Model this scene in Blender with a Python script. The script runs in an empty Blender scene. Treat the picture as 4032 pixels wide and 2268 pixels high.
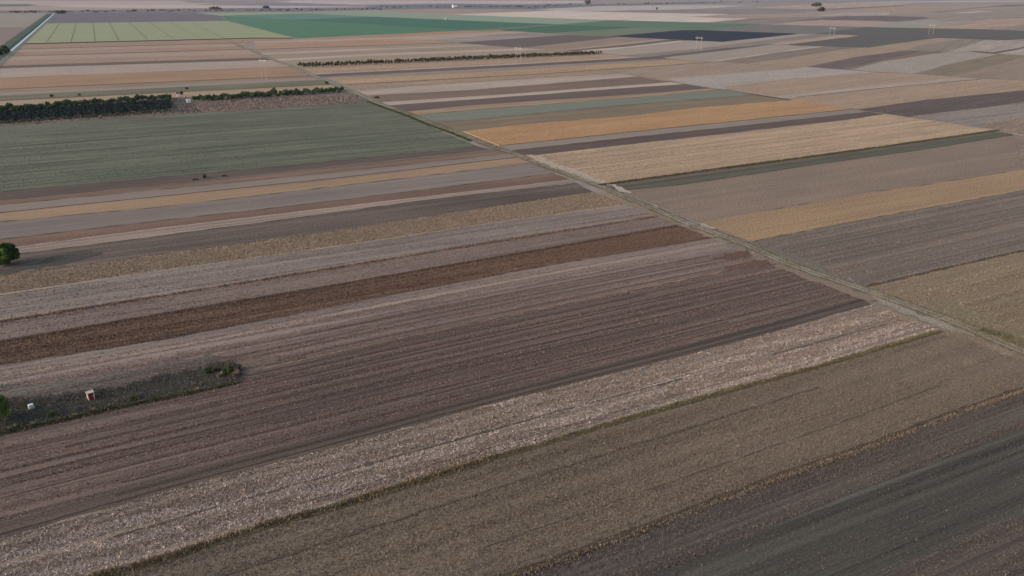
import bpy, math, random
import numpy as np
from mathutils import Vector, noise as mnoise

random.seed(7)
rng = np.random.default_rng(7)
C = bpy.context.scene.collection
CAM_H = 95.0
F, CX, CY = 2796.0, 2016.0, 1134.0
PITCH = math.atan(1178.0 / F)

# ------------------------------------------------------------------ survey: photo pixel -> point on the plain
def P(x, y):
    cp, sp = math.cos(PITCH), math.sin(PITCH)
    dx = x - CX
    dy = F * cp + (CY - y) * sp
    dz = -F * sp + (CY - y) * cp
    t = CAM_H / -dz
    return (dx * t, dy * t)

def pts(*a):
    return [P(x, y) for x, y in a]

# ------------------------------------------------------------------ colour
K = (.97, 1.02, 1.09)   # tint of the daylight on the plain
def s2l(c):
    c = c / 255.0
    return c / 12.92 if c <= 0.04045 else ((c + 0.055) / 1.055) ** 2.4
def col(c, gain=1.0):
    return (s2l(c[0]) / K[0] * gain, s2l(c[1]) / K[1] * gain, s2l(c[2]) / K[2] * gain, 1.0)

def tag(o, label=None, cat=None, group=None, kind=None):
    if label: o['label'] = label
    if cat: o['category'] = cat
    if group: o['group'] = group
    if kind: o['kind'] = kind
    return o

def new_mat(name):
    m = bpy.data.materials.new(name)
    m.use_nodes = True
    nt = m.node_tree
    nt.nodes.clear()
    out = nt.nodes.new('ShaderNodeOutputMaterial')
    b = nt.nodes.new('ShaderNodeBsdfPrincipled')
    nt.links.new(b.outputs[0], out.inputs[0])
    b.inputs['Roughness'].default_value = 0.9
    b.inputs['Specular IOR Level'].default_value = 0.15
    return m, nt, b

def mth(nt, op, a, b=None, c=None, clamp=False):
    n = nt.nodes.new('ShaderNodeMath'); n.operation = op; n.use_clamp = clamp
    for i, v in enumerate((a, b, c)):
        if v is None: continue
        if isinstance(v, (int, float)): n.inputs[i].default_value = v
        else: nt.links.new(v, n.inputs[i])
    return n.outputs[0]

def nz(nt, vec, detail=3.0, rough=0.6, scale=1.0):
    n = nt.nodes.new('ShaderNodeTexNoise')
    n.inputs['Scale'].default_value = scale
    n.inputs['Detail'].default_value = detail
    n.inputs['Roughness'].default_value = rough
    nt.links.new(vec, n.inputs['Vector'])
    return n.outputs['Fac']

def scl(nt, vec, s, off=(0, 0, 0)):
    n = nt.nodes.new('ShaderNodeMapping')
    n.inputs['Scale'].default_value = s
    n.inputs['Location'].default_value = off
    nt.links.new(vec, n.inputs['Vector'])
    return n.outputs[0]

def desat(c):
    k = max(0., c[0] - c[2] - 30) * .15
    return (c[0] - 1, c[1] + 1, c[2] + k - 1)
_seed = [0]
# the look of a cultivated surface: bands and rows along the field, clumps, patches
def field_mat(base, ang, sec=None, band=.12, row=.12, speck=.25, size=.5, patch=.14, mix=.35, tram=0., bump=.6, bandw=8., roww=.9, glint=None, tramp=6.5):
    base = desat(base); sec = desat(sec) if sec else None
    _seed[0] += 1
    sd = _seed[0] * 17.3
    m, nt, b = new_mat('soil_and_crop')
    L = nt.links.new
    g = nt.nodes.new('ShaderNodeNewGeometry')
    r = nt.nodes.new('ShaderNodeVectorRotate'); r.rotation_type = 'Z_AXIS'
    r.inputs['Angle'].default_value = -ang
    L(g.outputs['Position'], r.inputs['Vector'])
    v = r.outputs[0]
    bands = nz(nt, scl(nt, v, (.0022, 1 / bandw, 0), (sd, sd, 0)), 3, .65)
    rows = nz(nt, scl(nt, v, (.011, .8 / roww, 0), (sd, 0, 3)), 4, .75)
    lines = nz(nt, scl(nt, v, (.0035, .42 / roww, 0), (sd, 4, 1)), 2, .5)
    spk = nz(nt, scl(nt, v, (.6 / size, .8 / size, 0), (0, sd, 5)), 4, .7)
    pat = nz(nt, scl(nt, v, (.012, .035, 0), (sd, 0, 9)), 4, .6)
    hue = nz(nt, scl(nt, v, (.5 / size, .8 / size, 0), (sd, 7, 0)), 3, .7)
    f = 1.0
    acc = None
    for n_, a in ((bands, band * 3.2), (rows, row * 4.5), (lines, row * 3.6), (spk, speck * 6.2), (pat, patch * 3.2)):
        t = mth(nt, 'MULTIPLY_ADD', n_, a, -a * .5)
        acc = t if acc is None else mth(nt, 'ADD', acc, t)
    acc = mth(nt, 'ADD', acc, 1.0)
    if tram > 0:
        sx = nt.nodes.new('ShaderNodeSeparateXYZ'); L(v, sx.inputs[0])
        tn = mth(nt, 'ADD', mth(nt, 'DIVIDE', sx.outputs['Y'], tramp), mth(nt, 'MULTIPLY', bands, 1.6))
        d = mth(nt, 'ABSOLUTE', mth(nt, 'SUBTRACT', mth(nt, 'FRACT', tn), .5))
        line = mth(nt, 'SUBTRACT', 1.0, mth(nt, 'DIVIDE', d, .85 / tramp), clamp=True)
        brk = mth(nt, 'MULTIPLY_ADD', lines, 3.5, -1.2, clamp=True)
        acc = mth(nt, 'MULTIPLY', acc, mth(nt, 'SUBTRACT', 1.0, mth(nt, 'MULTIPLY', mth(nt, 'MULTIPLY', line, brk), tram)))
    acc = mth(nt, 'MAXIMUM', acc, .25)
    if sec is None: sec = tuple(min(255, int(c * k)) for c, k in zip(base, (1.08, 1.0, .94)))
    mx = nt.nodes.new('ShaderNodeMix'); mx.data_type = 'RGBA'
    mx.inputs['A'].default_value = col(base); mx.inputs['B'].default_value = col(sec)
    hf = mth(nt, 'ADD', mth(nt, 'MULTIPLY', hue, .55), mth(nt, 'MULTIPLY', mth(nt, 'ADD', bands, pat), .225))
    hf = mth(nt, 'MULTIPLY_ADD', mth(nt, 'SUBTRACT', hf, .5), 5.0, mix, clamp=True)
    L(hf, mx.inputs['Factor'])
    cc = mx.outputs['Result']
    if glint:  # pale straw flecks mixed over the base colour
        gl = nz(nt, scl(nt, v, (1.3 / size, 2.2 / size, 0), (3, sd, 5)), 2, .6)
        gf = mth(nt, 'MULTIPLY_ADD', gl, 9.0, -9.0 * glint[1], clamp=True)
        m3 = nt.nodes.new('ShaderNodeMix'); m3.data_type = 'RGBA'
        L(gf, m3.inputs['Factor']); L(cc, m3.inputs['A']); m3.inputs['B'].default_value = col(glint[0])
        cc = m3.outputs['Result']
    vm = nt.nodes.new('ShaderNodeVectorMath'); vm.operation = 'SCALE'
    L(cc, vm.inputs[0]); L(acc, vm.inputs['Scale'])
    L(vm.outputs[0], b.inputs['Base Color'])
    if bump:
        bp = nt.nodes.new('ShaderNodeBump')
        bp.inputs['Strength'].default_value = bump; bp.inputs['Distance'].default_value = .22
        L(mth(nt, 'ADD', mth(nt, 'MULTIPLY', rows, .35), spk), bp.inputs['Height'])
        L(bp.outputs[0], b.inputs['Normal'])
    return m

def plain_mat(name, c, rough=.8, var=.15, scale=2.0, spec=.2, c2=None, metal=0):
    m, nt, b = new_mat(name)
    g = nt.nodes.new('ShaderNodeNewGeometry')
    f = nz(nt, g.outputs['Position'], 4, .65, scale)
    mx = nt.nodes.new('ShaderNodeMix'); mx.data_type = 'RGBA'
    a = col(c); d = col(c2) if c2 else tuple(x * (1 - 2 * var) for x in a[:3]) + (1,)
    mx.inputs['A'].default_value = a; mx.inputs['B'].default_value = d
    nt.links.new(mth(nt, 'MULTIPLY_ADD', f, 2.2, -.6, clamp=True), mx.inputs['Factor'])
    nt.links.new(mx.outputs['Result'], b.inputs['Base Color'])
    b.inputs['Roughness'].default_value = rough
    b.inputs['Specular IOR Level'].default_value = spec
    b.inputs['Metallic'].default_value = metal
    return m

def attr_mat(name, rough=.85, trans=0.):
    m, nt, b = new_mat(name)
    a = nt.nodes.new('ShaderNodeAttribute'); a.attribute_name = 'tint'
    nt.links.new(a.outputs['Color'], b.inputs['Base Color'])
    b.inputs['Roughness'].default_value = rough
    if trans:
        b.inputs['Transmission Weight'].default_value = 0
    return m

# ------------------------------------------------------------------ meshes
def mesh_obj(name, verts, faces, mat, parent=None, tint=None):
    me = bpy.data.meshes.new(name)
    me.from_pydata([tuple(v) for v in verts], [], faces)
    me.update()
    if mat: me.materials.append(mat)
    o = bpy.data.objects.new(name, me)
    C.objects.link(o)
    if parent: o.parent = parent
    return o

def quads_mesh(name, V, n, mat, tint=None, nv=4):
    """V: (n*nv,3) corner array, one face per nv corners; tint: (n,3) linear colours"""
    me = bpy.data.meshes.new(name)
    me.vertices.add(n * nv); me.vertices.foreach_set('co', V.astype(np.float32).ravel())
    me.loops.add(n * nv); me.loops.foreach_set('vertex_index', np.arange(n * nv, dtype=np.int32))
    me.polygons.add(n)
    me.polygons.foreach_set('loop_start', np.arange(n, dtype=np.int32) * nv)
    me.polygons.foreach_set('loop_total', np.full(n, nv, dtype=np.int32))
    me.update(calc_edges=True)
    if tint is not None:
        at = me.attributes.new('tint', 'FLOAT_COLOR', 'FACE')
        c = np.ones((n, 4), dtype=np.float32); c[:, :3] = tint
        at.data.foreach_set('color', c.ravel())
    me.materials.append(mat)
    return me

def resample(line, step, amp, closed=False):
    """walk along the line, add wavering across it"""
    out = []
    N = len(line)
    rngs = range(N if closed else N - 1)
    ph = random.random() * 100
    s = 0
    for i in rngs:
        a = Vector(line[i]); b = Vector(line[(i + 1) % N])
        d = b - a; l = d.length
        if l < 1e-6: continue
        dist = max(60.0, min(a.length, b.length))
        st = max(step, dist * step / 250.0)
        am = amp * max(1.0, min(dist / 400.0, 4.0))
        k = max(1, min(400, int(l / st)))
        nrm = Vector((-d.y, d.x)) / l
        for j in range(k):
            t = j / k
            w = (mnoise.noise((ph + (s + t * l) / (st * 2.2), ph, 0)) + .7 * mnoise.noise((ph + (s + t * l) / (st * 9), 3.3, ph)))
            w += random.gauss(0, .28)
            if j == 0: w *= .4
            p = a + d * t + nrm * w * am
            out.append((p.x, p.y))
        s += l
    if not closed: out.append(tuple(line[-1]))
    return out

def poly_field(poly, z, mat, name='field', h=0.0, step=3.0, amp=.7, label=None):
    r = resample(poly, step, amp, closed=True)
    n = len(r)
    if h <= 0:
        o = mesh_obj(name, [(x, y, z) for x, y in r], [list(range(n))], mat)
    else:
        V = [(x, y, z + h) for x, y in r] + [(x, y, 0) for x, y in r]
        Fc = [list(range(n))] + [[i, (i + 1) % n, (i + 1) % n + n, i + n] for i in range(n)]
        o = mesh_obj(name, V, Fc, mat)
    tag(o, label, None, None, 'structure')
    return o

def ext(line, left=0., right=0.):
    a, b = Vector(line[0]), Vector(line[-1])
    d = (b - a).normalized()
    out = list(line)
    if left: out = [tuple(a - d * left)] + out
    if right: out = out + [tuple(b + d * right)]
    return out

def line_ang(line):
    return math.atan2(line[-1][1] - line[0][1], line[-1][0] - line[0][0])

def shift_near(line, m):
    a, b = Vector(line[0]), Vector(line[-1])
    d = (b - a).normalized(); nrm = Vector((d.y, -d.x))
    return [(x + nrm.x * m, y + nrm.y * m) for x, y in line]

FIELDS = {}
def strips(bounds, specs, z0, dz=.006, left=0., right=0., lap=3.0):
    """bounds: n+1 lines running left to right, far to near; specs: n dicts"""
    for i, sp in enumerate(specs):
        sp = dict(sp)
        a = ext(bounds[i], left, right); b = ext(bounds[i + 1], left, right)
        if i < len(specs) - 1: b = shift_near(b, lap)
        ang = line_ang(bounds[i])
        nm = sp.pop('name', 'field'); h = sp.pop('h', 0.); key = sp.pop('key', None); lb = sp.pop('label', None)
        amp = sp.pop('amp', .75)
        m = field_mat(ang=ang, **sp)
        poly = a + b[::-1]
        poly_field(poly, z0 + dz * i, m, nm, h, amp=amp, label=lb)
        if key: FIELDS[key] = (a + ext(bounds[i + 1], left, right)[::-1], ang, bounds[i], bounds[i + 1])

# ------------------------------------------------------------------ colour recipes (as they read in the photograph)
LIL = dict(base=(129, 117, 111), sec=(141, 126, 114), band=.10, row=.17, speck=.16, size=.45, tram=.22)
BRN = dict(base=(90, 78, 74), sec=(102, 87, 79), band=.06, row=.12, speck=.14, size=.4)
ORG = dict(base=(158, 127, 103), sec=(172, 138, 98), band=.06, row=.09, speck=.28, size=.55)
TAN = dict(base=(144, 125, 112), sec=(156, 133, 108), band=.08, row=.08, speck=.24, size=.5)
PAL = dict(base=(166, 151, 143), sec=(174, 154, 142), band=.07, row=.09, speck=.12, size=.5)
RED = dict(base=(104, 83, 75), sec=(128, 98, 80), band=.08, row=.10, speck=.34, size=.5)
GRN = dict(base=(92, 101, 90), sec=(106, 108, 88), band=.10, row=.10, speck=.24, size=.5, patch=.10)
def v(d, **k):
    r = dict(d); r.update(k); return r

# ================================================================== THE PLAIN
R = 26000
gm = field_mat((140, 128, 124), .05, (152, 136, 128), band=.2, bandw=90, row=.05, speck=.1, size=6, patch=.12, bump=0)
g = mesh_obj('ground', [(-R, -3000, -.05), (R, -3000, -.05), (R, R, -.05), (-R, R, -.05)], [[0, 1, 2, 3]], gm)
tag(g, kind='structure')

# ---- the long strips west of the dirt road
B = {}
B[0] = pts((96, 173), (1003, 149.5))
B[1] = pts((70, 194), (918, 170), (985, 168))
B[2] = pts((55, 206), (940, 182))
B[3] = pts((38, 222), (978, 194))
B[4] = pts((18, 238), (640, 222), (1025, 212))
B[5] = pts((0, 259), (1045, 226.5))
B[6] = pts((0, 270), (1075, 236))
B[7] = pts((0, 306), (1145, 260.5))
B[8] = pts((0, 352), (1224, 298))
B[9] = pts((0, 367), (1253, 305))
B[10] = pts((0, 378), (1275, 314))
B[11] = pts((0, 397), (1305, 333))
B[12] = pts((0, 432), (640, 388), (1340, 352))
B[13] = pts((0, 497), (757, 447), (1472, 402))
B[14] = pts((0, 755), (1200, 645), (1880, 577))
B[15] = pts((0, 790), (757, 716), (1200, 667), (1947, 589))
B[16] = pts((0, 808), (1344, 676), (2012, 605))
B[17] = pts((0, 839), (1344, 700), (2033, 620))
B[18] = pts((0, 873), (626, 816), (1344, 731), (2100, 641))
B[19] = pts((0, 943), (783, 852), (1344, 788), (2179, 683))
B[20] = pts((0, 985), (574, 907), (1344, 815), (2252, 708))
B[21] = pts((0, 1010), (626, 930), (1344, 834), (1709, 784), (2270, 722))
B[22] = pts((0, 1087), (574, 1009), (1344, 906), (1866, 826), (2335, 756))
B[23] = pts((0, 1160), (626, 1066), (1344, 967), (1970, 873), (2466, 806))
B[24] = pts((0, 1342), (730, 1217), (1344, 1115), (2022, 998), (2665, 886))
B[25] = pts((0, 1437), (668, 1334), (1344, 1199), (2074, 1061), (2800, 938))
B[26] = pts((0, 2128), (601, 1955), (1344, 1758), (1945, 1594), (2688, 1407), (3089, 1300), (3440, 1200))
B[27] = pts((-200, 2460), (401, 2268), (668, 2195), (1002, 2081.5), (1344, 1988), (1945, 1801), (2212, 1721), (2688, 1587), (3222, 1440), (3700, 1302))
B[28] = pts((1500, 2480), (2052, 2268), (2480, 2115), (2688, 2034), (3089, 1881), (3490, 1741), (3690, 1661), (4032, 1540), (4300, 1450))
def lerp_line(a, b, t, n=8):
    """line between two, by parameter along each"""
    def at(l, s):
        L = [0]
        for i in range(len(l) - 1): L.append(L[-1] + math.dist(l[i], l[i + 1]))
        d = s * L[-1]
        for i in range(len(l) - 1):
            if d <= L[i + 1] or i == len(l) - 2:
                u = (d - L[i]) / (L[i + 1] - L[i])
                return (l[i][0] + (l[i + 1][0] - l[i][0]) * u, l[i][1] + (l[i + 1][1] - l[i][1]) * u)
    return [tuple(Vector(at(a, s / n)).lerp(Vector(at(b, s / n)), t)) for s in range(n + 1)]

farL = dict(bump=0, size=3.0, row=.12, roww=4)
strips([B[i] for i in range(0, 9)], [
    v(ORG, base=(150, 124, 108), sec=(158, 130, 108), **farL), v(TAN, base=(160, 142, 130), **farL),
    v(ORG, base=(152, 124, 108), sec=(160, 130, 108), **farL), v(TAN, base=(162, 144, 134), **farL),
    v(ORG, base=(150, 126, 110), sec=(156, 130, 112), **farL), v(BRN, base=(104, 90, 88), **farL),
    v(PAL, base=(164, 149, 140), sec=(158, 138, 124), **farL), v(ORG, base=(149, 121, 98), sec=(158, 128, 98), bump=0, size=1.2),
], .02, .008, left=0, lap=6)
strips([B[i] for i in range(8, 14)], [
    v(TAN, base=(132, 112, 100), bump=0, size=1), v(LIL, base=(146, 134, 130), bump=0, size=1),
    v(GRN, base=(104, 100, 84), sec=(122, 116, 92), speck=.4, size=1.5, bump=.4), v(TAN, base=(160, 140, 120), bump=0, size=1),
    v(LIL, base=(122, 107, 103), sec=(104, 92, 86), speck=.45, size=1.8, key='rough', bump=.8),
], .10, .006, left=300, lap=3)
strips([B[i] for i in range(13, 23)], [
    v(GRN, base=(94, 98, 86), sec=(112, 110, 97), key='green', band=.18, bandw=7, row=.30, roww=2.4, patch=.2),
    v(BRN, base=(92, 79, 77)), v(RED, base=(116, 95, 86), sec=(136, 110, 92)), v(LIL, base=(134, 120, 117)),
    v(ORG, base=(146, 123, 101), sec=(160, 131, 102)), v(LIL, base=(124, 113, 110), sec=(136, 122, 114), tram=.15), v(RED, base=(106, 86, 80), sec=(132, 104, 86)),
    v(PAL, base=(134, 120, 114), sec=(156, 137, 126), row=.35, speck=.3, band=.2), v(BRN, base=(94, 82, 78), sec=(118, 102, 95), mix=.25, patch=.25, band=.3, bandw=5, speck=.3, size=.6),
], .05, .006, left=300)
b23b = pts((0, 1269), (783, 1144), (1344, 1053), (2022, 941), (2590, 852))
strips([B[22], B[23], b23b, B[24], B[25]], [
    v(TAN, base=(130, 114, 100), sec=(150, 128, 106), speck=.34, size=.5, key='tanmaize'),
    v(LIL, base=(130, 118, 114), sec=(150, 134, 126), row=.28, speck=.3, patch=.2, tram=.4, key='lilm1'), v(LIL, base=(126, 111, 107), sec=(136, 114, 104), row=.26, speck=.32, patch=.2, tram=.4, key='lilm2'),
    v(RED, base=(98, 78, 69), sec=(128, 99, 80), speck=.42, size=.42, row=.2, key='redstub', band=.12),
], .11, .006, left=300)
A1 = lerp_line(B[25], B[26], .17); A2 = lerp_line(B[25], B[26], .40); A3 = lerp_line(B[25], B[26], .93)
strips([B[25], A1, A2, A3, B[26], B[27]], [
    v(LIL, base=(137, 122, 118), sec=(149, 131, 122), row=.26, band=.14, key='lil1', tram=.2),
    v(LIL, base=(121, 105, 102), sec=(134, 114, 107), row=.34, band=.2, bandw=5, speck=.28, tram=.45, tramp=5.5, key='lil2'),
    v(BRN, base=(103, 88, 85), sec=(116, 98, 91), row=.34, band=.14, bandw=5, speck=.34, tram=.5, tramp=4.6, key='purple'),
    v(BRN, base=(90, 78, 75), sec=(104, 88, 80), row=.24, speck=.3, key='purple2'),
    v(PAL, base=(122, 108, 98), sec=(138, 119, 104), row=.1, band=.14, bandw=4, speck=.45, size=.42, tram=.3, tramp=8, key='maize', glint=((214, 203, 197), .56)),
], .14, .006, left=250)
A5 = pts((1300, 2700), (2688, 2222), (3356, 1941), (4032, 1687), (4300, 1600))
A6 = pts((2300, 2800), (3490, 2268), (4032, 2021), (4400, 1880))
A7 = pts((3000, 3300), (4400, 2560), (4900, 2300))
strips([B[27], B[28], A5, A6, A7], [
    v(TAN, base=(116, 103, 93), sec=(132, 115, 101), row=.16, band=.1, bandw=12, speck=.36, size=.36, tram=.4, tramp=13, key='olive', bump=.9),
    v(LIL, base=(92, 83, 79), sec=(106, 94, 88), row=.36, band=.16, bandw=4, speck=.26, tram=.4, key='slate1'),
    v(LIL, base=(75, 71, 67), sec=(86, 79, 75), row=.42, band=.2, bandw=3, speck=.22, tram=.35, key='slate2'),
    v(LIL, base=(82, 74, 72), sec=(104, 90, 84), row=.34, band=.24, bandw=3, speck=.3, tram=.4, key='slate3'),
], .17, .006, left=120, right=250, lap=1.5)

# dark, freshly turned furrow lines along a few boundaries
rz_ = 0.
def ribbon(line, w, z, mat, name, step=2.0, amp=.3, label=None, kind='structure'):
    global rz_
    rz_ += .00035; z += rz_
    up = []; dn = []
    c = resample(line, step, 0)
    n = len(c)
    ph = random.random() * 50
    for i, p in enumerate(c):
        a = Vector(c[max(0, i - 1)]); b = Vector(c[min(n - 1, i + 1)])
        d = (b - a).normalized(); nr = Vector((-d.y, d.x))
        ww = w if not callable(w) else w(i / (n - 1))
        j1 = amp * mnoise.noise((ph + i * .37, 0, 1)); j2 = amp * mnoise.noise((ph + i * .41, 5, 2))
        q = Vector(p)
        up.append((q + nr * (ww / 2 + j1))); dn.append((q - nr * (ww / 2 + j2)))
    V = [(p.x, p.y, z) for p in up] + [(p.x, p.y, z) for p in dn]
    Fc = [[i, i + n, i + 1 + n, i + 1] for i in range(n - 1)]
    o = mesh_obj(name, V, Fc, mat)
    tag(o, label, None, None, kind)
    return o

fur = field_mat((70, 54, 48), line_ang(B[24]), (84, 64, 55), speck=.3, size=.5)
ribbon(shift_near(B[24], 1.3), 2.0, .155, fur, 'furrow', amp=.5)
fur2 = field_mat((84, 66, 58), line_ang(B[17]), speck=.3, size=.5)
ribbon(B[17], .8, .2, fur2, 'furrow', amp=.4)
ribbon(B[8], 3.5, .2, fur2, 'furrow', amp=.6)
ribbon(B[11], 4.5, .2, fur2, 'furrow', amp=.8)
ribbon(B[3], 8, .2, fur2, 'furrow', amp=1)
ribbon(B[1], 8, .2, fur2, 'furrow', amp=1)
drk = field_mat((44, 52, 46), line_ang(B[0]), speck=.3, size=2)
ribbon(pts((96, 173), (1003, 150.5), (1156, 150.8)), 26, .25, drk, 'ditch', amp=2)
ribbon(b23b, .9, .2, field_mat((108, 91, 84), 0, speck=.4), 'furrow', amp=.7)
pale_line = field_mat((176, 164, 156), line_ang(B[20]), speck=.3)
ribbon(B[20], .7, .2, pale_line, 'straw_line', amp=.6)
ribbon(shift_near(B[23], .6), 1.6, .2, field_mat((158, 144, 136), line_ang(B[23]), speck=.3), 'straw_line', amp=.8)
ribbon(lerp_line(B[25], A1, .55), 2.4, .2, field_mat((148, 134, 127), line_ang(B[25]), speck=.3), 'straw_line', amp=1.2)
lnr = random.Random(5)
def sub(line, a, b):
    n = len(line) - 1
    def at_(t):
        k = min(n - 1, int(t * n)); u = t * n - k
        return (line[k][0] + (line[k + 1][0] - line[k][0]) * u, line[k][1] + (line[k + 1][1] - line[k][1]) * u)
    m = 10
    return [at_(a + (b - a) * i / m) for i in range(m + 1)]
for la, lb, ts, c_ in ((A1, A2, (.2, .45, .62, .9), (100, 88, 84)), (A2, A3, (.08, .17, .25, .31, .4, .47, .56, .63, .7, .79, .86, .93), (80, 69, 67)), (A3, B[26], (.25, .7), (74, 65, 63))):
    for t in ts:
        a_ = 0. if lnr.random() < .55 else lnr.uniform(.05, .4); b_ = 1. if lnr.random() < .6 else lnr.uniform(.7, .95)
        ribbon(sub(lerp_line(la, lb, t + lnr.uniform(-.015, .015)), a_, b_), lnr.uniform(.35, 1.0), .21, field_mat(c_, line_ang(A2), speck=.35), 'furrow', amp=.35)
ribbon(lerp_line(A2, A3, .03), 1.0, .2, field_mat((130, 114, 106), line_ang(A2), speck=.3), 'straw_line', amp=.8)

edgem = field_mat((82, 71, 66), .1, (96, 84, 74), speck=.4, size=.6)
for k in (14, 15, 16, 18, 19, 21, 22):
    ribbon(shift_near(B[k], .3), .35, .21, edgem, 'furrow', amp=.9)
ribbon(shift_near(B[25], .2), .5, .215, edgem, 'furrow', amp=.8)
# ---- strips between the dirt road and the second track
S = {}
S['t0'] = pts((1003, 150), (1171, 151), (1854, 120), (1982, 119))
S['t1'] = pts((1000, 163), (1542, 147), (1850, 131), (2160, 120))
S['t2'] = pts((1000, 170), (1555, 154), (1700, 156))
S['t3'] = pts((1000, 195.5), (1790, 169))
S['t4'] = pts((1013, 209), (1500, 190), (1880, 176))
S['t5'] = pts((1030, 216), (1500, 196), (1920, 180))
S['t6'] = pts((1085, 233), (1427, 213), (2067, 190))
S['t7'] = pts((1095, 241), (1427, 221), (2150, 196))
S['s1'] = pts((1170, 267), (1856, 238), (2376, 213))
S['s2'] = pts((1240, 289), (1856, 258.6), (2500, 223))
S['s3'] = pts((1238, 294), (2028, 255), (2547, 225))
S['s4'] = pts((1255, 304), (1856, 273.7), (2645, 230))
S['s5'] = pts((1301, 307), (1856, 286), (2660, 234))
S['s6'] = pts((1366, 334), (1856, 306.5), (2134, 291), (2500, 266), (2830, 243))
S['s7'] = pts((1392, 357), (1856, 324), (2436, 290))
S['s8'] = pts((1450, 376), (1856, 354.5), (2500, 301.5), (2536, 301))
S['s9'] = pts((1503, 402), (1856, 380), (2500, 334), (2640, 323))
S['s10'] = pts((1528, 415), (1856, 392), (2500, 344), (2700, 331))
S['s11'] = pts((1604, 440), (1856, 415), (2500, 372), (2802, 348))
S['s12'] = pts((1629, 455), (1856, 433), (2500, 385), (2844, 353))
S['s13'] = pts((1700, 482), (1856, 473), (2400, 419), (2924, 378), (2990, 371))
S['s14'] = pts((1826, 518.5), (2058, 493), (2500, 456), (2749, 426.5), (3127, 395))
S['s15'] = pts((1957, 572), (2400, 526), (2854, 479), (3300, 433), (3331, 428))
S['s16'] = pts((2017, 594), (2400, 550.6), (2854, 503), (3300, 454.5), (3420, 441))
S['s17'] = pts((2058, 617), (2400, 578.5), (2854, 528), (3300, 477), (3500, 449))
S['s18'] = pts((2361, 730), (2688, 685), (3210, 615), (3586, 563), (3930, 514))
S['s19'] = pts((2440, 752), (2688, 727), (3210, 648.7), (3627, 591), (3990, 532))
S['s20'] = pts((2760, 878), (2808, 868), (3366, 769), (4032, 669.6))
S['s21'] = pts((2960, 952), (3366, 873), (4032, 750))
S['s22'] = pts((3400, 1133), (3731, 1056), (4032, 988))
S['s23'] = pts((4032, 1400), (4300, 1500), (4700, 1480))
far2 = dict(bump=0, size=3.0, row=.12, roww=4)
strips([S['t0'], S['t1'], S['t2'], S['t3'], S['t4'], S['t5'], S['t6'], S['t7'], S['s1']], [
    v(ORG, base=(150, 124, 110), **far2), v(PAL, base=(162, 144, 132), **far2), v(ORG, base=(158, 130, 110), sec=(164, 134, 106), **far2),
    v(TAN, base=(150, 132, 122), **far2), v(PAL, base=(168, 152, 144), **far2), v(TAN, base=(146, 128, 118), **far2),
    v(PAL, base=(170, 154, 146), **far2), v(TAN, base=(148, 133, 120), **far2)], .02, .008, lap=8)
strips([S[k] for k in ('s1', 's2', 's3', 's4', 's5', 's6', 's7', 's8', 's9', 's10', 's11', 's12', 's13')], [
    v(ORG, base=(158, 134, 114), sec=(166, 140, 112), **far2), v(PAL, base=(168, 150, 142), **far2), v(BRN, base=(104, 90, 90), **far2),
    v(LIL, base=(144, 130, 124), **far2), v(ORG, base=(160, 136, 110), sec=(170, 142, 110), **far2), v(TAN, base=(146, 126, 110), **far2),
    v(PAL, base=(160, 147, 138), **far2), v(RED, base=(118, 100, 92), sec=(126, 104, 90), bump=0, size=1.2), v(PAL, base=(176, 158, 146), **far2),
    v(BRN, base=(102, 87, 86), bump=0), v(ORG, base=(142, 120, 100), sec=(170, 140, 110), bump=0), v(GRN, base=(118, 121, 110), sec=(122, 122, 110), speck=.1, band=.05, patch=.05, bump=0),
], .05, .006)
strips([S[k] for k in ('s13', 's14', 's15', 's16', 's17', 's18', 's19', 's20')], [
    v(RED, base=(120, 106, 92), sec=(134, 116, 92), speck=.3, size=.9, band=.16),
    v(ORG, base=(165, 131, 94), sec=(174, 138, 98), speck=.3, size=.8, h=.4, key='soy', amp=1.0),
    v(LIL, base=(140, 127, 121), bump=.3), v(BRN, base=(92, 77, 75), bump=.3),
    v(PAL, base=(166, 144, 122), sec=(180, 154, 127), band=.08, row=.3, roww=2.2, speck=.3, size=.6, key='straw', glint=((208, 188, 164), .61)),
    v(GRN, base=(92, 88, 76), sec=(98, 98, 84), band=.2, bandw=9, speck=.2, patch=.1),
    v(TAN, base=(130, 113, 102), sec=(142, 121, 106), speck=.4, size=.6, patch=.12)], .12, .006, right=0)
strips([S['s20'], S['s21'], S['s22']], [
    v(ORG, base=(150, 125, 99), sec=(160, 131, 96), speck=.4, size=.6, key='orgr', patch=.12, row=.12), v(LIL, base=(114, 103, 97), sec=(124, 110, 100), row=.26, band=.16, tram=.4, key='lilr'),
], .165, .006, right=250)
# last one, east of the road in the corner
polyR = pts((3400, 1133), (3731, 1056), (4032, 988), (4500, 890)) + pts((5600, 1500), (4700, 1640), (4032, 1395), (3836, 1301), (3575, 1202))
poly_field(polyR, .18, field_mat((130, 115, 98), line_ang(S['s22']), (142, 125, 105), row=.2, band=.14, bandw=4, speck=.36, size=.45, tram=.3, glint=((176, 164, 146), .63)), step=3)
FIELDS['maize2'] = (polyR, line_ang(S['s22']), None, None)
ribbon(S['s22'], 1.6, .2, field_mat((70, 60, 54), 0, speck=.4), 'furrow', amp=.7)
ribbon(S['s18'], 2.2, .2, field_mat((66, 62, 52), 0, speck=.4), 'ditch', amp=1)
ribbon(shift_near(S['s18'], 5), 4, .2, field_mat((104, 94, 86), 0, speck=.3), 'furrow', amp=2.)
ribbon(S['s19'], 1.2, .2, field_mat((78, 68, 60), 0, speck=.4), 'furrow', amp=.8)
ribbon(S['s6'], 3, .2, field_mat((86, 74, 66), 0, speck=.4), 'furrow', amp=.8)
ribbon(S['s14'], 1.6, .16, field_mat((78, 66, 58), 0, speck=.4), 'furrow', amp=.8)
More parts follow.
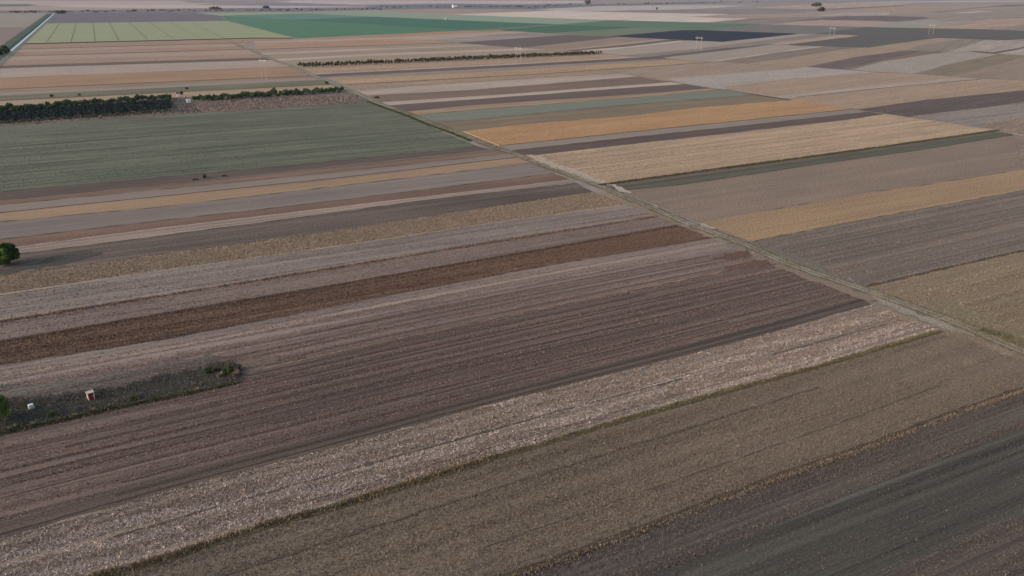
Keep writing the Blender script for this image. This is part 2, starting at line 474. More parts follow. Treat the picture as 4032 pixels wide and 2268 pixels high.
for k in ('s2', 's3', 's5', 's7', 's9', 's12', 's13', 's15', 's16'):
    ribbon(S[k], .8, .2, edgem, 'furrow', amp=1.4)
ribbon(S['s21'], .4, .2, edgem, 'furrow', amp=.9)
ribbon(S['t3'], 7, .2, fur2, 'furrow', amp=1)

# ---- beyond the second track: free polygons, far first; haze mixed into the far colours
def fp(z, spec, *a, h=0, name='field', ang=None, label=None):
    p = pts(*a)
    if ang is None: ang = line_ang([p[0], p[1]])
    global fz
    fz += .0007; z += fz
    spec = dict(spec)
    for k_ in ('base', 'sec'):
        c_ = spec.get(k_)
        if c_ and c_[0] > c_[1] and c_[1] - c_[2] > 12: spec[k_] = (c_[0] + 2, c_[1] - 1, c_[2] + 5)
    poly_field(p, z, field_mat(ang=ang, **spec), name, h, step=6, amp=.8, label=label)
fz = 0.
D = dict(bump=0, size=8, row=.14, roww=14, band=.14, bandw=40)
E = dict(bump=0, size=2.4, speck=.24, roww=3)
# far belt, top of the picture
fp(.05, v(PAL, base=(166, 150, 150), **D), (-300, 4), (700, 3), (900, 8), (760, 20), (-300, 24))
fp(.06, v(GRN, base=(84, 104, 100), **D), (-300, 15), (110, 16), (150, 19), (100, 25), (-300, 27))
fp(.05, v(TAN, base=(158, 144, 142), **D), (-300, 27), (100, 26), (700, 33), (700, 40), (-300, 42))
fp(.07, v(PAL, base=(186, 170, 162), **D), (180, 25), (300, 19.5), (700, 19), (1135, 24), (1540, 26.5), (1135, 31), (700, 33), (300, 28))
fp(.08, v(LIL, base=(128, 124, 136), sec=(124, 120, 132), **D), (836, 21), (1080, 8), (1250, 12), (1400, 19), (1800, 15), (2100, 19), (2100, 27), (1500, 26), (1135, 24))
fp(.09, v(PAL, base=(178, 163, 162), sec=(174, 162, 162), **D), (1080, 8), (1170, 1), (2300, 3), (2300, 12), (2000, 17), (1780, 13), (1600, 15), (1400, 19))
fp(.10, v(LIL, base=(132, 124, 132), **D), (700, 4), (960, 3), (1080, 7), (980, 11), (760, 12))
# scrub along the stream
SCR = v(GRN, base=(112, 106, 112), sec=(120, 110, 112), band=.15, bandw=20, speck=.35, bump=0, size=7, patch=.2)
fp(.11, SCR, (-300, 42), (250, 41), (700, 34), (1026, 31), (1400, 30), (1700, 31), (1700, 34), (1400, 41), (1150, 47), (760, 50), (-300, 53), name='scrubland')
fp(.12, v(SCR, base=(108, 110, 120), sec=(104, 106, 112)), (1500, 20), (1780, 17), (2100, 18), (2407, 16), (2700, 9), (2900, 6), (2900, 10), (2700, 16), (2353, 24), (2109, 36), (1700, 34), (1400, 33), name='scrubland')
fp(.10, v(PAL, base=(176, 168, 166), **D), (2109, 37), (2353, 24), (2700, 20), (2950, 22), (2760, 34), (2462, 46), (2190, 42))
fp(.11, v(LIL, base=(134, 122, 126), **D), (2300, 46), (2500, 40), (2760, 37), (2950, 33), (3050, 36), (2870, 52), (2690, 52))
fp(.10, v(TAN, base=(150, 134, 130), **D), (1250, 44), (1400, 38), (1700, 33), (2110, 37), (2060, 46), (1767, 57), (1672, 55), (1400, 42))
fp(.12, v(PAL, base=(196, 182, 174), sec=(192, 174, 158), **D), (1775, 57), (2000, 48), (2190, 42), (2462, 49), (2881, 56), (2720, 66), (2949, 73), (2786, 88), (2650, 86), (2285, 75.5), (2000, 65.5))
fp(.13, v(TAN, base=(156, 138, 124), **D), (2710, 66), (2881, 57), (3100, 55), (3050, 64), (2949, 73), (2850, 71))
# far greens
fp(.10, v(GRN, base=(142, 151, 128), sec=(146, 150, 124), speck=.1, patch=.05, **{'bump': 0, 'size': 3}), (762, 49), (945, 45), (1053, 46), (1203, 52.5), (877, 62))
fp(.10, v(GRN, base=(138, 150, 132), sec=(132, 144, 126), speck=.1, patch=.06, **{'bump': 0, 'size': 3}), (1148, 50), (1250, 45), (1400, 41), (1672, 54), (2000, 65), (2285, 75.5), (2397, 80), (2213, 97), (2000, 88), (1482, 66), (1203, 53))
fp(.11, v(GRN, base=(94, 124, 112), sec=(98, 126, 112), speck=.1, patch=.05, **{'bump': 0, 'size': 3}), (877, 61), (1203, 52.5), (1482, 66), (1150, 78.5), (960, 70))
fp(.12, v(GRN, base=(66, 104, 90), sec=(70, 108, 90), speck=.1, patch=.06, band=.05, **{'bump': 0, 'size': 3}), (1150, 78), (1482, 66), (2000, 88), (2213, 96), (1900, 121), (1841, 118), (1500, 99))
fp(.13, v(GRN, base=(78, 114, 92), sec=(86, 120, 94), speck=.12, patch=.1, band=.06, **{'bump': 0, 'size': 3}), (862, 62), (960, 67), (1150, 78), (1500, 99), (1850, 119), (1171, 151), (897, 83))
fp(.14, v(GRN, base=(112, 118, 102), speck=.1, **{'bump': 0, 'size': 3}), (1850, 118), (2140, 99), (2400, 82), (2430, 84), (2213, 98), (2000, 112), (1930, 121))
fp(.15, v(GRN, base=(70, 100, 84), sec=(74, 104, 86), speck=.1, patch=.05, **{'bump': 0, 'size': 3}), (1960, 117), (2213, 98), (2504, 108), (2160, 131), (1990, 121))
fp(.15, v(GRN, base=(92, 112, 94), sec=(96, 116, 96), speck=.1, patch=.05, **{'bump': 0, 'size': 3}), (2397, 80), (2650, 86), (3003, 96), (2768, 117), (2504, 108), (2213, 97))
fp(.16, v(GRN, base=(112, 120, 100), sec=(108, 116, 98), speck=.12, **{'bump': 0, 'size': 3}), (2504, 108.5), (2743, 116), (2401, 143), (2150, 131))
# dark plot and mown meadow on the left
fp(.10, v(BRN, base=(106, 100, 110), sec=(108, 100, 106), band=.08, speck=.1, **{'bump': 0, 'size': 3}), (216, 52), (760, 50), (862, 61), (897, 83), (180, 93))
fp(.11, v(GRN, base=(142, 146, 116), sec=(150, 150, 122), speck=.12, band=.08, row=.05, **{'bump': 0, 'size': 3}), (180, 92.5), (897, 82), (1158, 149), (600, 160), (96, 172.5))
tl = field_mat((110, 117, 92), 0, speck=.2, bump=0)
for x0, y0, x1, y1 in ((550, 215, 430, 390), (705, 212, 655, 388), (858, 210, 878, 382), (1005, 205, 1098, 375), (1190, 205, 1360, 362), (1370, 200, 1610, 362), (1560, 205, 1850, 350), (1760, 205, 2060, 350)):
    ribbon(pts((x0 / 2.342, y0 / 2.342), (x1 / 2.342, y1 / 2.342)), 2.6 if x0 < 1300 else 1.8, .2, tl, 'wheel_track', amp=.6)
# fields left of the canal
fp(.10, v(TAN, base=(140, 134, 120), sec=(144, 136, 120), speck=.1, **{'bump': 0, 'size': 3}), (-500, 54), (180, 53), (90, 108), (-500, 112))
fp(.10, v(TAN, base=(136, 118, 112), sec=(126, 110, 108), speck=.12, **{'bump': 0, 'size': 3}), (-500, 114), (100, 110), (28, 190), (0, 222), (-500, 250))
ribbon(pts((-300, 112.5), (128, 110)), 9, .2, drk, 'ditch', amp=2)
# canal with its green bank, lying beside the far-left track
ditchm = field_mat((62, 76, 70), .9, (84, 96, 80), speck=.4, size=3, bump=.5)
CAN = pts((212, 54), (128, 128), (43, 201), (5, 232), (-60, 285), (-140, 352))
west = [(x - 14, y) for x, y in CAN]
ribbon(west, 26, .24, ditchm, 'canal_bank', amp=4)
ribbon([(x + 7, y) for x, y in CAN], 7, .24, field_mat((110, 112, 106), .9, speck=.3, size=2), 'canal_bank', amp=2)
ribbon([(x - 6, y) for x, y in CAN[:3]], 8, .27, field_mat((44, 58, 54), .9, speck=.4, size=3), 'ditch', amp=2)
ribbon(CAN[:3], 4.5, .35, plain_mat('canal_water', (178, 196, 206), .35, .05, .2, spec=.4), 'canal', amp=.3, label='straight pale irrigation canal with a dark green bank')

# upper right patchwork
fp(.10, v(PAL, base=(158, 138, 128), **D), (2949, 32), (3050, 24), (3350, 10), (3600, 9), (3540, 22), (3332, 33), (3193, 36))
fp(.11, v(LIL, base=(132, 120, 122), **D), (2760, 51), (2870, 39), (2949, 33), (3193, 35), (3332, 34), (3250, 44), (3080, 56), (2881, 57))
fp(.12, v(TAN, base=(152, 136, 126), **D), (2881, 58), (3080, 55), (3250, 43), (3540, 24), (4100, 18), (4000, 32), (3750, 46), (3630, 56), (3332, 62), (3100, 73), (2949, 74))
fp(.13, v(BRN, base=(122, 108, 106), **D), (3193, 37), (3332, 32), (3560, 20), (3560, 23), (3332, 36))
fp(.13, v(PAL, base=(156, 145, 138), **D), (3090, 77), (3332, 50), (3500, 48), (3500, 60), (3350, 64))
fp(.14, v(LIL, base=(132, 120, 118), **D), (2786, 89), (2949, 74), (3350, 60), (3230, 80), (3020, 97))
fp(.15, v(BRN, base=(112, 100, 98), **D), (3120, 80), (3332, 63), (3450, 62), (3700, 68), (3600, 79), (3500, 86), (3332, 82))
fp(.16, v(PAL, base=(166, 146, 132), sec=(158, 134, 118), **D), (3030, 96), (3230, 79), (3450, 82), (3540, 88), (3400, 105), (3180, 101))
fp(.17, v(GRN, base=(148, 145, 132), sec=(146, 142, 130), speck=.1, **{'bump': 0, 'size': 3}), (3400, 106), (3540, 89), (3700, 71), (3860, 76), (3760, 96), (3600, 111))
fp(.18, v(LIL, base=(146, 131, 124), **D), (3640, 66), (3800, 42), (4200, 26), (4200, 70), (3900, 76), (3700, 86))
fp(.19, v(ORG, base=(158, 138, 118), sec=(162, 142, 120), **D), (3590, 110), (3760, 96), (3900, 75), (4250, 64), (4250, 118), (3950, 118))
fp(.20, v(LIL, base=(142, 128, 122), **D), (3880, 118), (4032, 96), (4250, 80), (4250, 124), (3960, 122))
fp(.21, v(PAL, base=(178, 166, 156), **D), (3750, 51), (3850, 43), (3920, 45), (3800, 53))
fp(.22, v(BRN, base=(112, 104, 108), **D), (3650, 50), (3800, 35), (3960, 19), (4250, 16), (4250, 20), (3900, 27), (3700, 48))
fp(.20, v(BRN, base=(116, 104, 98), **D), (3700, 84), (3850, 76), (4100, 66), (4200, 66), (3900, 74))
fp(.21, v(PAL, base=(176, 168, 164), **D), (3332, 10), (3700, 3), (4200, 3), (4200, 6), (3700, 9))
fp(.21, v(LIL, base=(128, 126, 140), **D), (2700, 6), (3200, 2), (3800, 1), (3700, 4), (3300, 9), (2950, 12))
# grey, black and charcoal fields
fp(.18, v(BRN, base=(116, 110, 108), sec=(118, 110, 106), speck=.08, **{'bump': 0, 'size': 3}), (2740, 119), (3003, 96.5), (3406, 107.5), (3215, 134), (3140, 134))
fp(.19, v(BRN, base=(46, 48, 62), sec=(46, 48, 62), speck=.08, band=.06, **{'bump': 0, 'size': 2}), (2401, 143), (2683, 119), (2760, 118.5), (3145, 133), (2932, 156), (2845, 165), (2600, 153))
# parcel between second and third track
G = dict(bump=0, size=1.6)
fp(.06, v(BRN, base=(104, 92, 94), **G), (1803, 167), (2000, 154), (2230, 137), (2410, 144), (2440, 149), (2299, 162), (2055, 187), (1961, 181))
fp(.065, v(TAN, base=(134, 120, 104), **G), (2055, 187), (2299, 162), (2430, 147), (2610, 155), (2299, 186), (2162, 197))
fp(.07, v(TAN, base=(164, 144, 128), **G), (2162, 197), (2299, 186), (2598, 154), (2650, 157), (2427, 180), (2230, 199))
fp(.075, v(BRN, base=(108, 100, 94), **G), (2222, 199), (2427, 179), (2640, 156), (2704, 160), (2470, 186), (2273, 201))
fp(.08, v(PAL, base=(160, 146, 138), sec=(156, 138, 126), **G), (2273, 201), (2470, 185), (2704, 160), (2845, 165), (3145, 134), (3210, 134), (2924, 170), (2749, 192), (2470, 219), (2376, 212))
fp(.09, v(PAL, base=(190, 174, 162), **G), (2265, 201), (2470, 184), (2680, 160), (2700, 163), (2560, 178), (2400, 196))
fp(.095, v(LIL, base=(132, 122, 118), **G), (2470, 218), (2749, 192), (2924, 170), (3210, 134.5), (3300, 139), (3029, 176), (2819, 196), (2550, 225))
fp(.10, v(BRN, base=(106, 93, 90), **G), (2540, 226), (2819, 194), (3029, 174), (3075, 173), (2819, 203), (2620, 229))
fp(.105, v(PAL, base=(156, 143, 132), sec=(148, 134, 120), **G), (2610, 228), (2819, 203), (3064, 173), (3098, 177), (3240, 185), (3064, 207), (2830, 243), (2784, 247))
fp(.11, v(PAL, base=(178, 164, 150), **G), (2784, 245), (3000, 212), (3230, 181), (3240, 185), (3064, 207), (2830, 243))
fp(.11, v(RED, base=(128, 112, 104), sec=(132, 116, 104), speck=.15, **{'bump': 0, 'size': 2}), (2830, 242), (3064, 206), (3239, 185), (3418, 187), (3300, 199), (3099, 231), (2941, 253))
fp(.115, v(ORG, base=(152, 133, 110), sec=(156, 136, 110), **E), (2941, 252), (3099, 231), (3307, 196), (3418, 185), (3680, 149), (3810, 152), (3621, 178), (3569, 200), (3376, 225), (3183, 264))
fp(.12, v(BRN, base=(106, 91, 88), sec=(110, 94, 90), **E), (3174, 263), (3376, 224), (3569, 199), (3640, 201), (3481, 238), (3324, 274))
fp(.125, v(RED, base=(124, 106, 96), sec=(128, 108, 94), **E), (3300, 273), (3481, 237), (3640, 201), (3730, 206), (3481, 242), (3359, 275))
fp(.13, v(PAL, base=(158, 148, 136), sec=(150, 140, 126), tram=.2, **E), (3345, 275), (3481, 241), (3726, 205), (3901, 212), (3936, 214), (3761, 248), (3597, 291), (3446, 284))
fp(.135, v(TAN, base=(122, 112, 90), sec=(136, 120, 94), speck=.3, **{'bump': .3, 'size': 1.4}), (3597, 290), (3761, 248), (3936, 212), (4400, 232), (4032, 232), (3831, 282), (3747, 302))
fp(.14, v(TAN, base=(136, 122, 104), sec=(144, 126, 106), **E), (3740, 302), (3831, 280), (4032, 222), (4600, 240), (4600, 345), (4032, 320), (3866, 312))
fp(.145, v(TAN, base=(148, 130, 110), sec=(150, 134, 112), **E), (2438, 288), (2575, 262), (2844, 243), (2941, 252), (3183, 264), (3134, 273), (2854, 294), (2624, 322))
fp(.15, v(PAL, base=(164, 153, 146), sec=(160, 148, 142), tram=.2, **E), (2624, 311), (2854, 292), (3134, 271), (3174, 264), (3446, 284), (3300, 304), (3000, 330), (2844, 353), (2700, 332))
fp(.155, v(ORG, base=(152, 134, 112), sec=(160, 138, 110), **E), (2844, 342), (3132, 309), (3446, 285), (3597, 290), (3747, 301), (3866, 311), (3778, 318), (3446, 340), (3132, 374), (3050, 385), (2924, 366))
fp(.16, v(PAL, base=(160, 146, 134), **E), (3022, 380), (3132, 372), (3446, 336), (3778, 308), (3870, 310), (3800, 320), (3481, 347), (3132, 384), (3060, 389))
fp(.165, v(ORG, base=(154, 134, 110), sec=(160, 138, 108), **E), (3081, 390), (3132, 383), (3481, 346), (3866, 311), (4032, 318), (4600, 345), (4600, 330), (4032, 357), (3656, 393), (3394, 430), (3331, 428))
fp(.17, v(BRN, base=(94, 82, 80), **E), (3380, 431), (3656, 392), (4032, 356), (4500, 320), (4500, 370), (4032, 405), (3831, 431), (3586, 463), (3446, 445))
fp(.175, v(LIL, base=(136, 124, 120), row=.2, **E), (3586, 458), (3831, 430), (4032, 404), (4500, 360), (4500, 425), (4032, 465), (3866, 508), (3691, 480))
fp(.18, v(TAN, base=(126, 110, 98), **E), (3860, 492), (4032, 463), (4500, 424), (4700, 560), (4032, 536), (3981, 526))
fp(.185, v(TAN, base=(130, 113, 102), sec=(142, 121, 106), **E), (3990, 528), (4200, 540), (4700, 570), (4700, 600), (4032, 672))
ribbon(pts((3132, 384), (3481, 347), (3866, 312)), 2.2, .21, fur2, 'furrow', amp=1)
fp(.19, v(BRN, base=(93, 88, 86), sec=(97, 91, 87), speck=.08, **{'bump': 0, 'size': 2}), (3098, 177), (3402, 187.5), (3510, 171), (3680, 149), (3948, 159), (4250, 140), (4250, 128), (3850, 115), (3406, 107), (3210, 133), (3385, 140))
fp(.20, v(TAN, base=(166, 148, 130), **E), (3026, 173), (3316, 137), (3385, 140), (3098, 176))
fp(.21, v(GRN, base=(86, 88, 80), speck=.2, **{'bump': 0, 'size': 2}), (3390, 186), (3500, 168), (3680, 147), (3690, 150), (3510, 174), (3420, 188), name='ditch')
fp(.15, v(LIL, base=(132, 120, 112), **E), (3569, 199), (3621, 178), (3796, 153), (3883, 157), (3726, 204))
fp(.155, v(PAL, base=(152, 140, 134), **E), (3726, 205), (3883, 158), (3948, 159), (4400, 175), (4400, 200), (3936, 213))
fp(.16, v(BRN, base=(100, 86, 82), **E), (3813, 203), (3848, 201), (3911, 206), (4032, 185), (4300, 160), (4300, 166), (4032, 191), (3922, 212), (3859, 208))
fp(.165, v(PAL, base=(164, 150, 140), **E), (3936, 213), (4032, 192), (4400, 175), (4500, 236), (4032, 219))

# ---- tracks
R2 = pts((2401, 281), (2438, 287), (2536, 302.5), (2638, 322), (2802, 348), (2844, 353), (2960, 370), (3081, 388), (3127, 397), (3254, 415), (3331, 428), (3446, 444), (3586, 465), (3691, 479), (3866, 509), (3981, 526), (4100, 545), (4700, 640))
R3 = pts((1715, 160), (1800, 168), (1917, 178), (2068, 190), (2159, 197), (2239, 200), (2376, 213), (2470, 219), (2596, 232), (2707, 239), (2844, 246), (2941, 252), (3064, 262), (3183, 264.5), (3359, 275), (3446, 283.5), (3597, 290.5), (3747, 301.5), (3866, 311), (4032, 318), (4400, 336))
R4 = pts((2401, 143.5), (2600, 153.5), (2845, 165.5), (3017, 175), (3098, 177.5), (3231, 184.5), (3402, 188), (3572, 199), (3700, 206.5), (3871, 209.5), (4032, 218.5), (4400, 236))
trk = field_mat((138, 122, 112), 0, (124, 112, 100), speck=.3, size=.8, bump=0)
ribbon(R2[:12], 2.2, .24, trk, 'farm_track', amp=.8)
ribbon(R2[11:], 2.6, .24, field_mat((160, 145, 130), 0, speck=.4, size=.8), 'farm_track', amp=1.2)
ribbon(pts((2920, 366), (3000, 378), (3127, 397)), 3.4, .25, field_mat((86, 76, 68), 0, speck=.4, size=.8), 'ditch', amp=1.2)
ribbon(R3, 3.0, .24, trk, 'farm_track', amp=1.2)
ribbon(R4, 4.0, .24, trk, 'farm_track', amp=1.2)

ROAD = pts((905, 164), (973, 192), (1025, 213), (1069, 233), (1120, 251), (1176, 271), (1224, 294), (1253, 306), (1286, 317), (1321, 334), (1402, 367), (1472, 401), (1553, 430), (1629, 456), (1705, 488), (1805, 523.5), (1881, 554), (1962, 588), (2022, 604), (2126, 648), (2231, 686), (2361, 732), (2466, 780), (2570, 822), (2688, 873), (2818, 920), (2949, 969), (3053, 1019), (3184, 1069), (3314, 1113), (3444, 1156), (3575, 1203), (3705, 1250), (3836, 1301), (3924, 1342), (4032, 1387), (4400, 1550), (4900, 1790))
ra = math.atan2(ROAD[20][1] - ROAD[25][1], ROAD[20][0] - ROAD[25][0])
verge = field_mat((124, 114, 102), ra, (110, 106, 92), speck=.4, size=.6, band=.2, bandw=3, row=.1, bump=.8)
ribbon(ROAD[:14], 8, .22, field_mat((122, 112, 98), ra, (108, 106, 88), speck=.3, size=1.5, bump=0), 'verge', amp=3)
ribbon(ROAD[12:], 5.6, .22, verge, 'verge', amp=3.2)
ribbon(ROAD, 3.3, .235, field_mat((144, 133, 123), ra, (154, 142, 130), speck=.25, size=.5, band=.16, bandw=1.2, row=.1, roww=.5), 'dirt_road', amp=.7, label='straight dirt road with two wheel tracks between the fields')
rutm = field_mat((160, 148, 138), ra, (140, 128, 118), speck=.3, size=.5)
for sgn in (-1, 1):
    ribbon(shift_near(ROAD, sgn * .95), .62, .243, rutm, 'wheel_rut', amp=.55)
ribbon(ROAD, .7, .247, field_mat((104, 100, 84), ra, (120, 112, 96), speck=.4, size=.5), 'grass_strip', amp=.6)
gutter = field_mat((100, 92, 82), ra, (92, 88, 74), speck=.4, size=.5)
for sgn in (-1, 1):
    ribbon(shift_near(ROAD[10:], sgn * 2.5), .25, .243, gutter, 'ditch', amp=1.5)
# curved side track running off beside the dark strip
ribbon(pts((1962, 588), (1945, 592), (1900, 597), (1700, 618), (1344, 655), (900, 702), (500, 744)), lambda t: 2.2 * (1 - .6 * t), .232, trk, 'farm_track', amp=.6)

# headland patches at the field ends
pz = 0.
def patch(mat_, *a, z=.228, name='headland_or_shade'):
    global pz
    pz += .0004
    poly_field(pts(*a), z + pz, mat_, name, step=1.2, amp=2.0)
hd = field_mat((120, 111, 102), ra, (110, 103, 94), speck=.3, size=.6)
patch(hd, (2985, 965), (3060, 985), (3200, 1030), (3330, 1095), (3400, 1128), (3380, 1138), (3250, 1085), (3120, 1040), (3050, 1010))
pale = field_mat((176, 162, 152), ra, (160, 144, 132), speck=.5, size=.6, glint=((214, 204, 196), .58))
patch(pale, (2072, 606), (2130, 618), (2210, 652), (2300, 684), (2410, 730), (2370, 732), (2262, 692), (2150, 656), z=.262)
patch(pale, (2404, 728), (2450, 738), (2485, 762), (2440, 757), z=.262)
patch(pale, (2545, 808), (2580, 808), (2606, 822), (2560, 820), z=.262)
patch(pale, (2738, 880), (2780, 888), (2822, 905), (2780, 900), z=.262)
patch(pale, (3330, 1098), (3360, 1106), (3400, 1130), (3370, 1124))
patch(field_mat((150, 138, 126), ra, (130, 120, 104), speck=.5, size=.5, glint=((200, 190, 180), .58)), (3410, 1165), (3470, 1160), (3600, 1200), (3760, 1262), (3900, 1322), (3860, 1330), (3700, 1290), (3560, 1238), (3460, 1195))
patch(field_mat((130, 118, 100), ra, (120, 112, 90), speck=.4, size=.5), (3640, 1180), (3800, 1200), (3990, 1290), (4032, 1340), (4032, 1382), (3850, 1300))
patch(field_mat((134, 118, 104), ra, (128, 112, 96), speck=.3, size=.5), (3440, 1212), (3700, 1300), (3920, 1345), (4032, 1395), (4300, 1510), (4032, 1430), (3760, 1330), (3690, 1312), (3500, 1250))
patch(field_mat((142, 130, 118), ra, speck=.2, size=.6), (3880, 1340), (3930, 1352), (3985, 1392), (3930, 1398), (3890, 1375), z=.233)
patch(field_mat((128, 118, 106), ra, speck=.2, size=.6), (3760, 1425), (3860, 1410), (3900, 1425), (3800, 1445), z=.233)
patch(field_mat((150, 128, 108), ra, (140, 120, 104), speck=.3, size=.5), (2340, 757), (2440, 770), (2560, 825), (2700, 885), (2840, 935), (2790, 935), (2680, 886), (2560, 840), (2450, 806))
patch(field_mat((136, 118, 108), ra, (124, 108, 98), speck=.3, size=.5), (2860, 948), (2960, 978), (3100, 1040), (3220, 1090), (3440, 1166), (3440, 1200), (3250, 1130), (3050, 1050), (2900, 985))
patch(field_mat((94, 76, 72), ra, speck=.3, size=.6), (2870, 1000), (2950, 985), (2962, 1010), (2880, 1022), (2800, 1020), z=.233)
patch(field_mat((98, 78, 74), ra, speck=.3, size=.6), (2960, 1028), (3010, 1025), (3060, 1040), (3000, 1052), (2860, 1068), (2850, 1052), z=.233)
patch(field_mat((168, 140, 108), ra, speck=.4, size=.6), (2040, 610), (2110, 618), (2130, 640), (2060, 632), z=.233)

# ---- garden plot at the left and dark orchard ground
gp = pts((-300, 1700), (0, 1596), (281, 1568), (500, 1532), (664, 1487), (800, 1455), (900, 1432), (950, 1440), (958, 1498), (934, 1512), (758, 1550), (500, 1600), (211, 1666), (0, 1715), (-300, 1800))
poly_field(pts((-300, 1600), (0, 1520), (300, 1500), (600, 1440), (830, 1395), (960, 1400), (1010, 1440), (970, 1490), (800, 1500), (300, 1600), (-300, 1700)), .2085,
    field_mat((108, 100, 96), line_ang(A2), (94, 88, 84), speck=.4, size=.6, row=.3, band=.2, bandw=4), 'garden_margin', step=2, amp=1.6)
poly_field(gp, .21, field_mat((92, 89, 86), line_ang(A2), (92, 94, 82), speck=.45, size=.6, band=.2, bandw=3, patch=.25), 'garden_plot', step=1.2, amp=1.1, label=None)
patch(field_mat((72, 77, 68), line_ang(A2), (74, 82, 66), speck=.45, size=.6), (0, 1610), (130, 1600), (240, 1640), (120, 1685), (0, 1712), (-200, 1760), (-200, 1660), z=.218, name='garden_plot')
patch(field_mat((110, 98, 92), line_ang(A2), speck=.3, size=.6), (930, 1420), (1050, 1400), (1120, 1420), (1040, 1455), (960, 1470), z=.215)
op = pts((-700, 500), (0, 440), (640, 396), (735, 396), (790, 440), (720, 443), (0, 487), (-700, 545))
poly_field(op, .15, field_mat((66, 70, 66), line_ang(B[13]), (74, 76, 66), speck=.4, size=1.2, band=.25, bandw=3), 'orchard_ground', step=3)
patch(field_mat((72, 74, 74), .2, speck=.3, size=1), (640, 392), (700, 385), (745, 398), (770, 420), (790, 441), (715, 443), (690, 425), z=.16)
# soft shadow of the round tree, painted as a darker ground patch
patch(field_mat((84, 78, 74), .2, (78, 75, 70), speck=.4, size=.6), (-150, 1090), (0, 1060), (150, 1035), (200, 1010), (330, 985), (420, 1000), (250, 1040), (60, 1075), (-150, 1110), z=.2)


# ================================================================== PLANTS
leafM = attr_mat('leaf_foliage')
strawM = attr_mat('dry_plant_matter')
barkM = plain_mat('bark', (84, 74, 66), .95, .2, 3)

def lin(c):
    return np.array([s2l(c[0]) / K[0], s2l(c[1]) / K[1], s2l(c[2]) / K[2]])

def leaf_cloud(r, cen, rad, nblob, nleaf, leaf, cols, squash=.8, seed=0, hollow=.55):
    """leaf-sized quads in clumps through an uneven crown"""
    q = np.random.default_rng(seed)
    d = q.normal(size=(nblob, 3)); d /= np.linalg.norm(d, axis=1)[:, None]
    rr = hollow + (1 - hollow) * q.random(nblob) ** .6
    bc = d * rr[:, None] * np.array(rad) * .78 + np.array(cen)
    bc[:, 2] = np.maximum(bc[:, 2], .12 * rad[2])
    br = r * (0.6 + .8 * q.random(nblob))
    bi = q.integers(0, nblob, nleaf)
    dd = q.normal(size=(nleaf, 3)); dd /= np.linalg.norm(dd, axis=1)[:, None]
    pos = bc[bi] + dd * (br[bi] * (.5 + .55 * q.random(nleaf)))[:, None] * np.array([1, 1, squash])
    pos[:, 2] = np.maximum(pos[:, 2], .05)
    a = q.normal(size=(nleaf, 3)); a /= np.linalg.norm(a, axis=1)[:, None]
    b = np.cross(a, dd + .3 * q.normal(size=(nleaf, 3))); b /= (np.linalg.norm(b, axis=1)[:, None] + 1e-6)
    s = (leaf * (.6 + .8 * q.random(nleaf)))[:, None]
    V = np.stack([pos - a * s, pos + b * s * .6, pos + a * s, pos - b * s * .6], axis=1).reshape(-1, 3)
    cl = np.array([lin(c) for c in cols])
    t = q.random(nblob)[bi] * .75 + q.random(nleaf) * .25
    t = t * (len(cl) - 1); i0 = np.minimum(t.astype(int), len(cl) - 2); u = (t - i0)[:, None]
    tint = (cl[i0] * (1 - u) + cl[i0 + 1] * u) * (.75 + .5 * q.random((nleaf, 1)))
    return V, tint

def tube(V, Fc, a, b, r0, r1, n=6):
    a = Vector(a); b = Vector(b); d = (b - a).normalized()
    u = d.orthogonal().normalized(); w = d.cross(u)
    k = len(V)
    for p, r in ((a, r0), (b, r1)):
        for i in range(n):
            t = 2 * math.pi * i / n
            V.append(tuple(p + u * math.cos(t) * r + w * math.sin(t) * r))
    for i in range(n):
        Fc.append([k + i, k + (i + 1) % n, k + n + (i + 1) % n, k + n + i])
    Fc.append([k + n + i for i in range(n)]); Fc.append([k + n - 1 - i for i in range(n)])

def trunk_mesh(h, r, spread, seed):
    q = random.Random(seed)
    V, Fc = [], []
    tube(V, Fc, (0, 0, -.3), (0, 0, h * .35), r, r * .75, 8)
    for i in range(6):
        an = i * 1.05 + q.random()
        e = (math.cos(an) * spread * .6, math.sin(an) * spread * .6, h * (.6 + .25 * q.random()))
        tube(V, Fc, (0, 0, h * (.2 + .03 * i)), e, r * .5, r * .12, 5)
    me = bpy.data.meshes.new('trunk'); me.from_pydata(V, [], Fc); me.materials.append(barkM)
    return me

def empty(name, loc, rz=0., s=1.):
    o = bpy.data.objects.new(name, None); C.objects.link(o)
    o.location = loc; o.rotation_euler = (0, 0, rz); o.scale = (s, s, s)
    return o

def copy_tree(root, loc, rz, s, label, cat, group):
    r = root.copy(); C.objects.link(r)
    r.location = loc; r.rotation_euler = (0, 0, rz); r.scale = s
    tag(r, label, cat, group)
    for ch in root.children:
        c = ch.copy(); C.objects.link(c); c.parent = r
    return r

def plant(name, loc, rad, h0, nblob, nleaf, leaf, cols, seed, label, cat, group=None, r=None, trunk=True, blob=None, rz=0.):
    root = empty(name, loc, rz)
    tag(root, label, cat, group)
    V, T = leaf_cloud(blob or rad[0] * .33, (0, 0, h0), rad, nblob, nleaf, leaf, cols, seed=seed)
    me = quads_mesh('crown', V, len(T), leafM, T)
    c = bpy.data.objects.new('crown', me); C.objects.link(c); c.parent = root
    if trunk:
        t = bpy.data.objects.new('trunk', trunk_mesh(h0 + rad[2] * .6, r or rad[0] * .06, rad[0], seed)); C.objects.link(t); t.parent = root
    return root

GC = [(34, 56, 30), (54, 82, 40), (84, 110, 50), (128, 142, 62)]
GD = [(48, 60, 48), (64, 78, 58), (84, 96, 70)]
def at(x, y, z=.2):
    p = P(x, y); return (p[0], p[1], z)

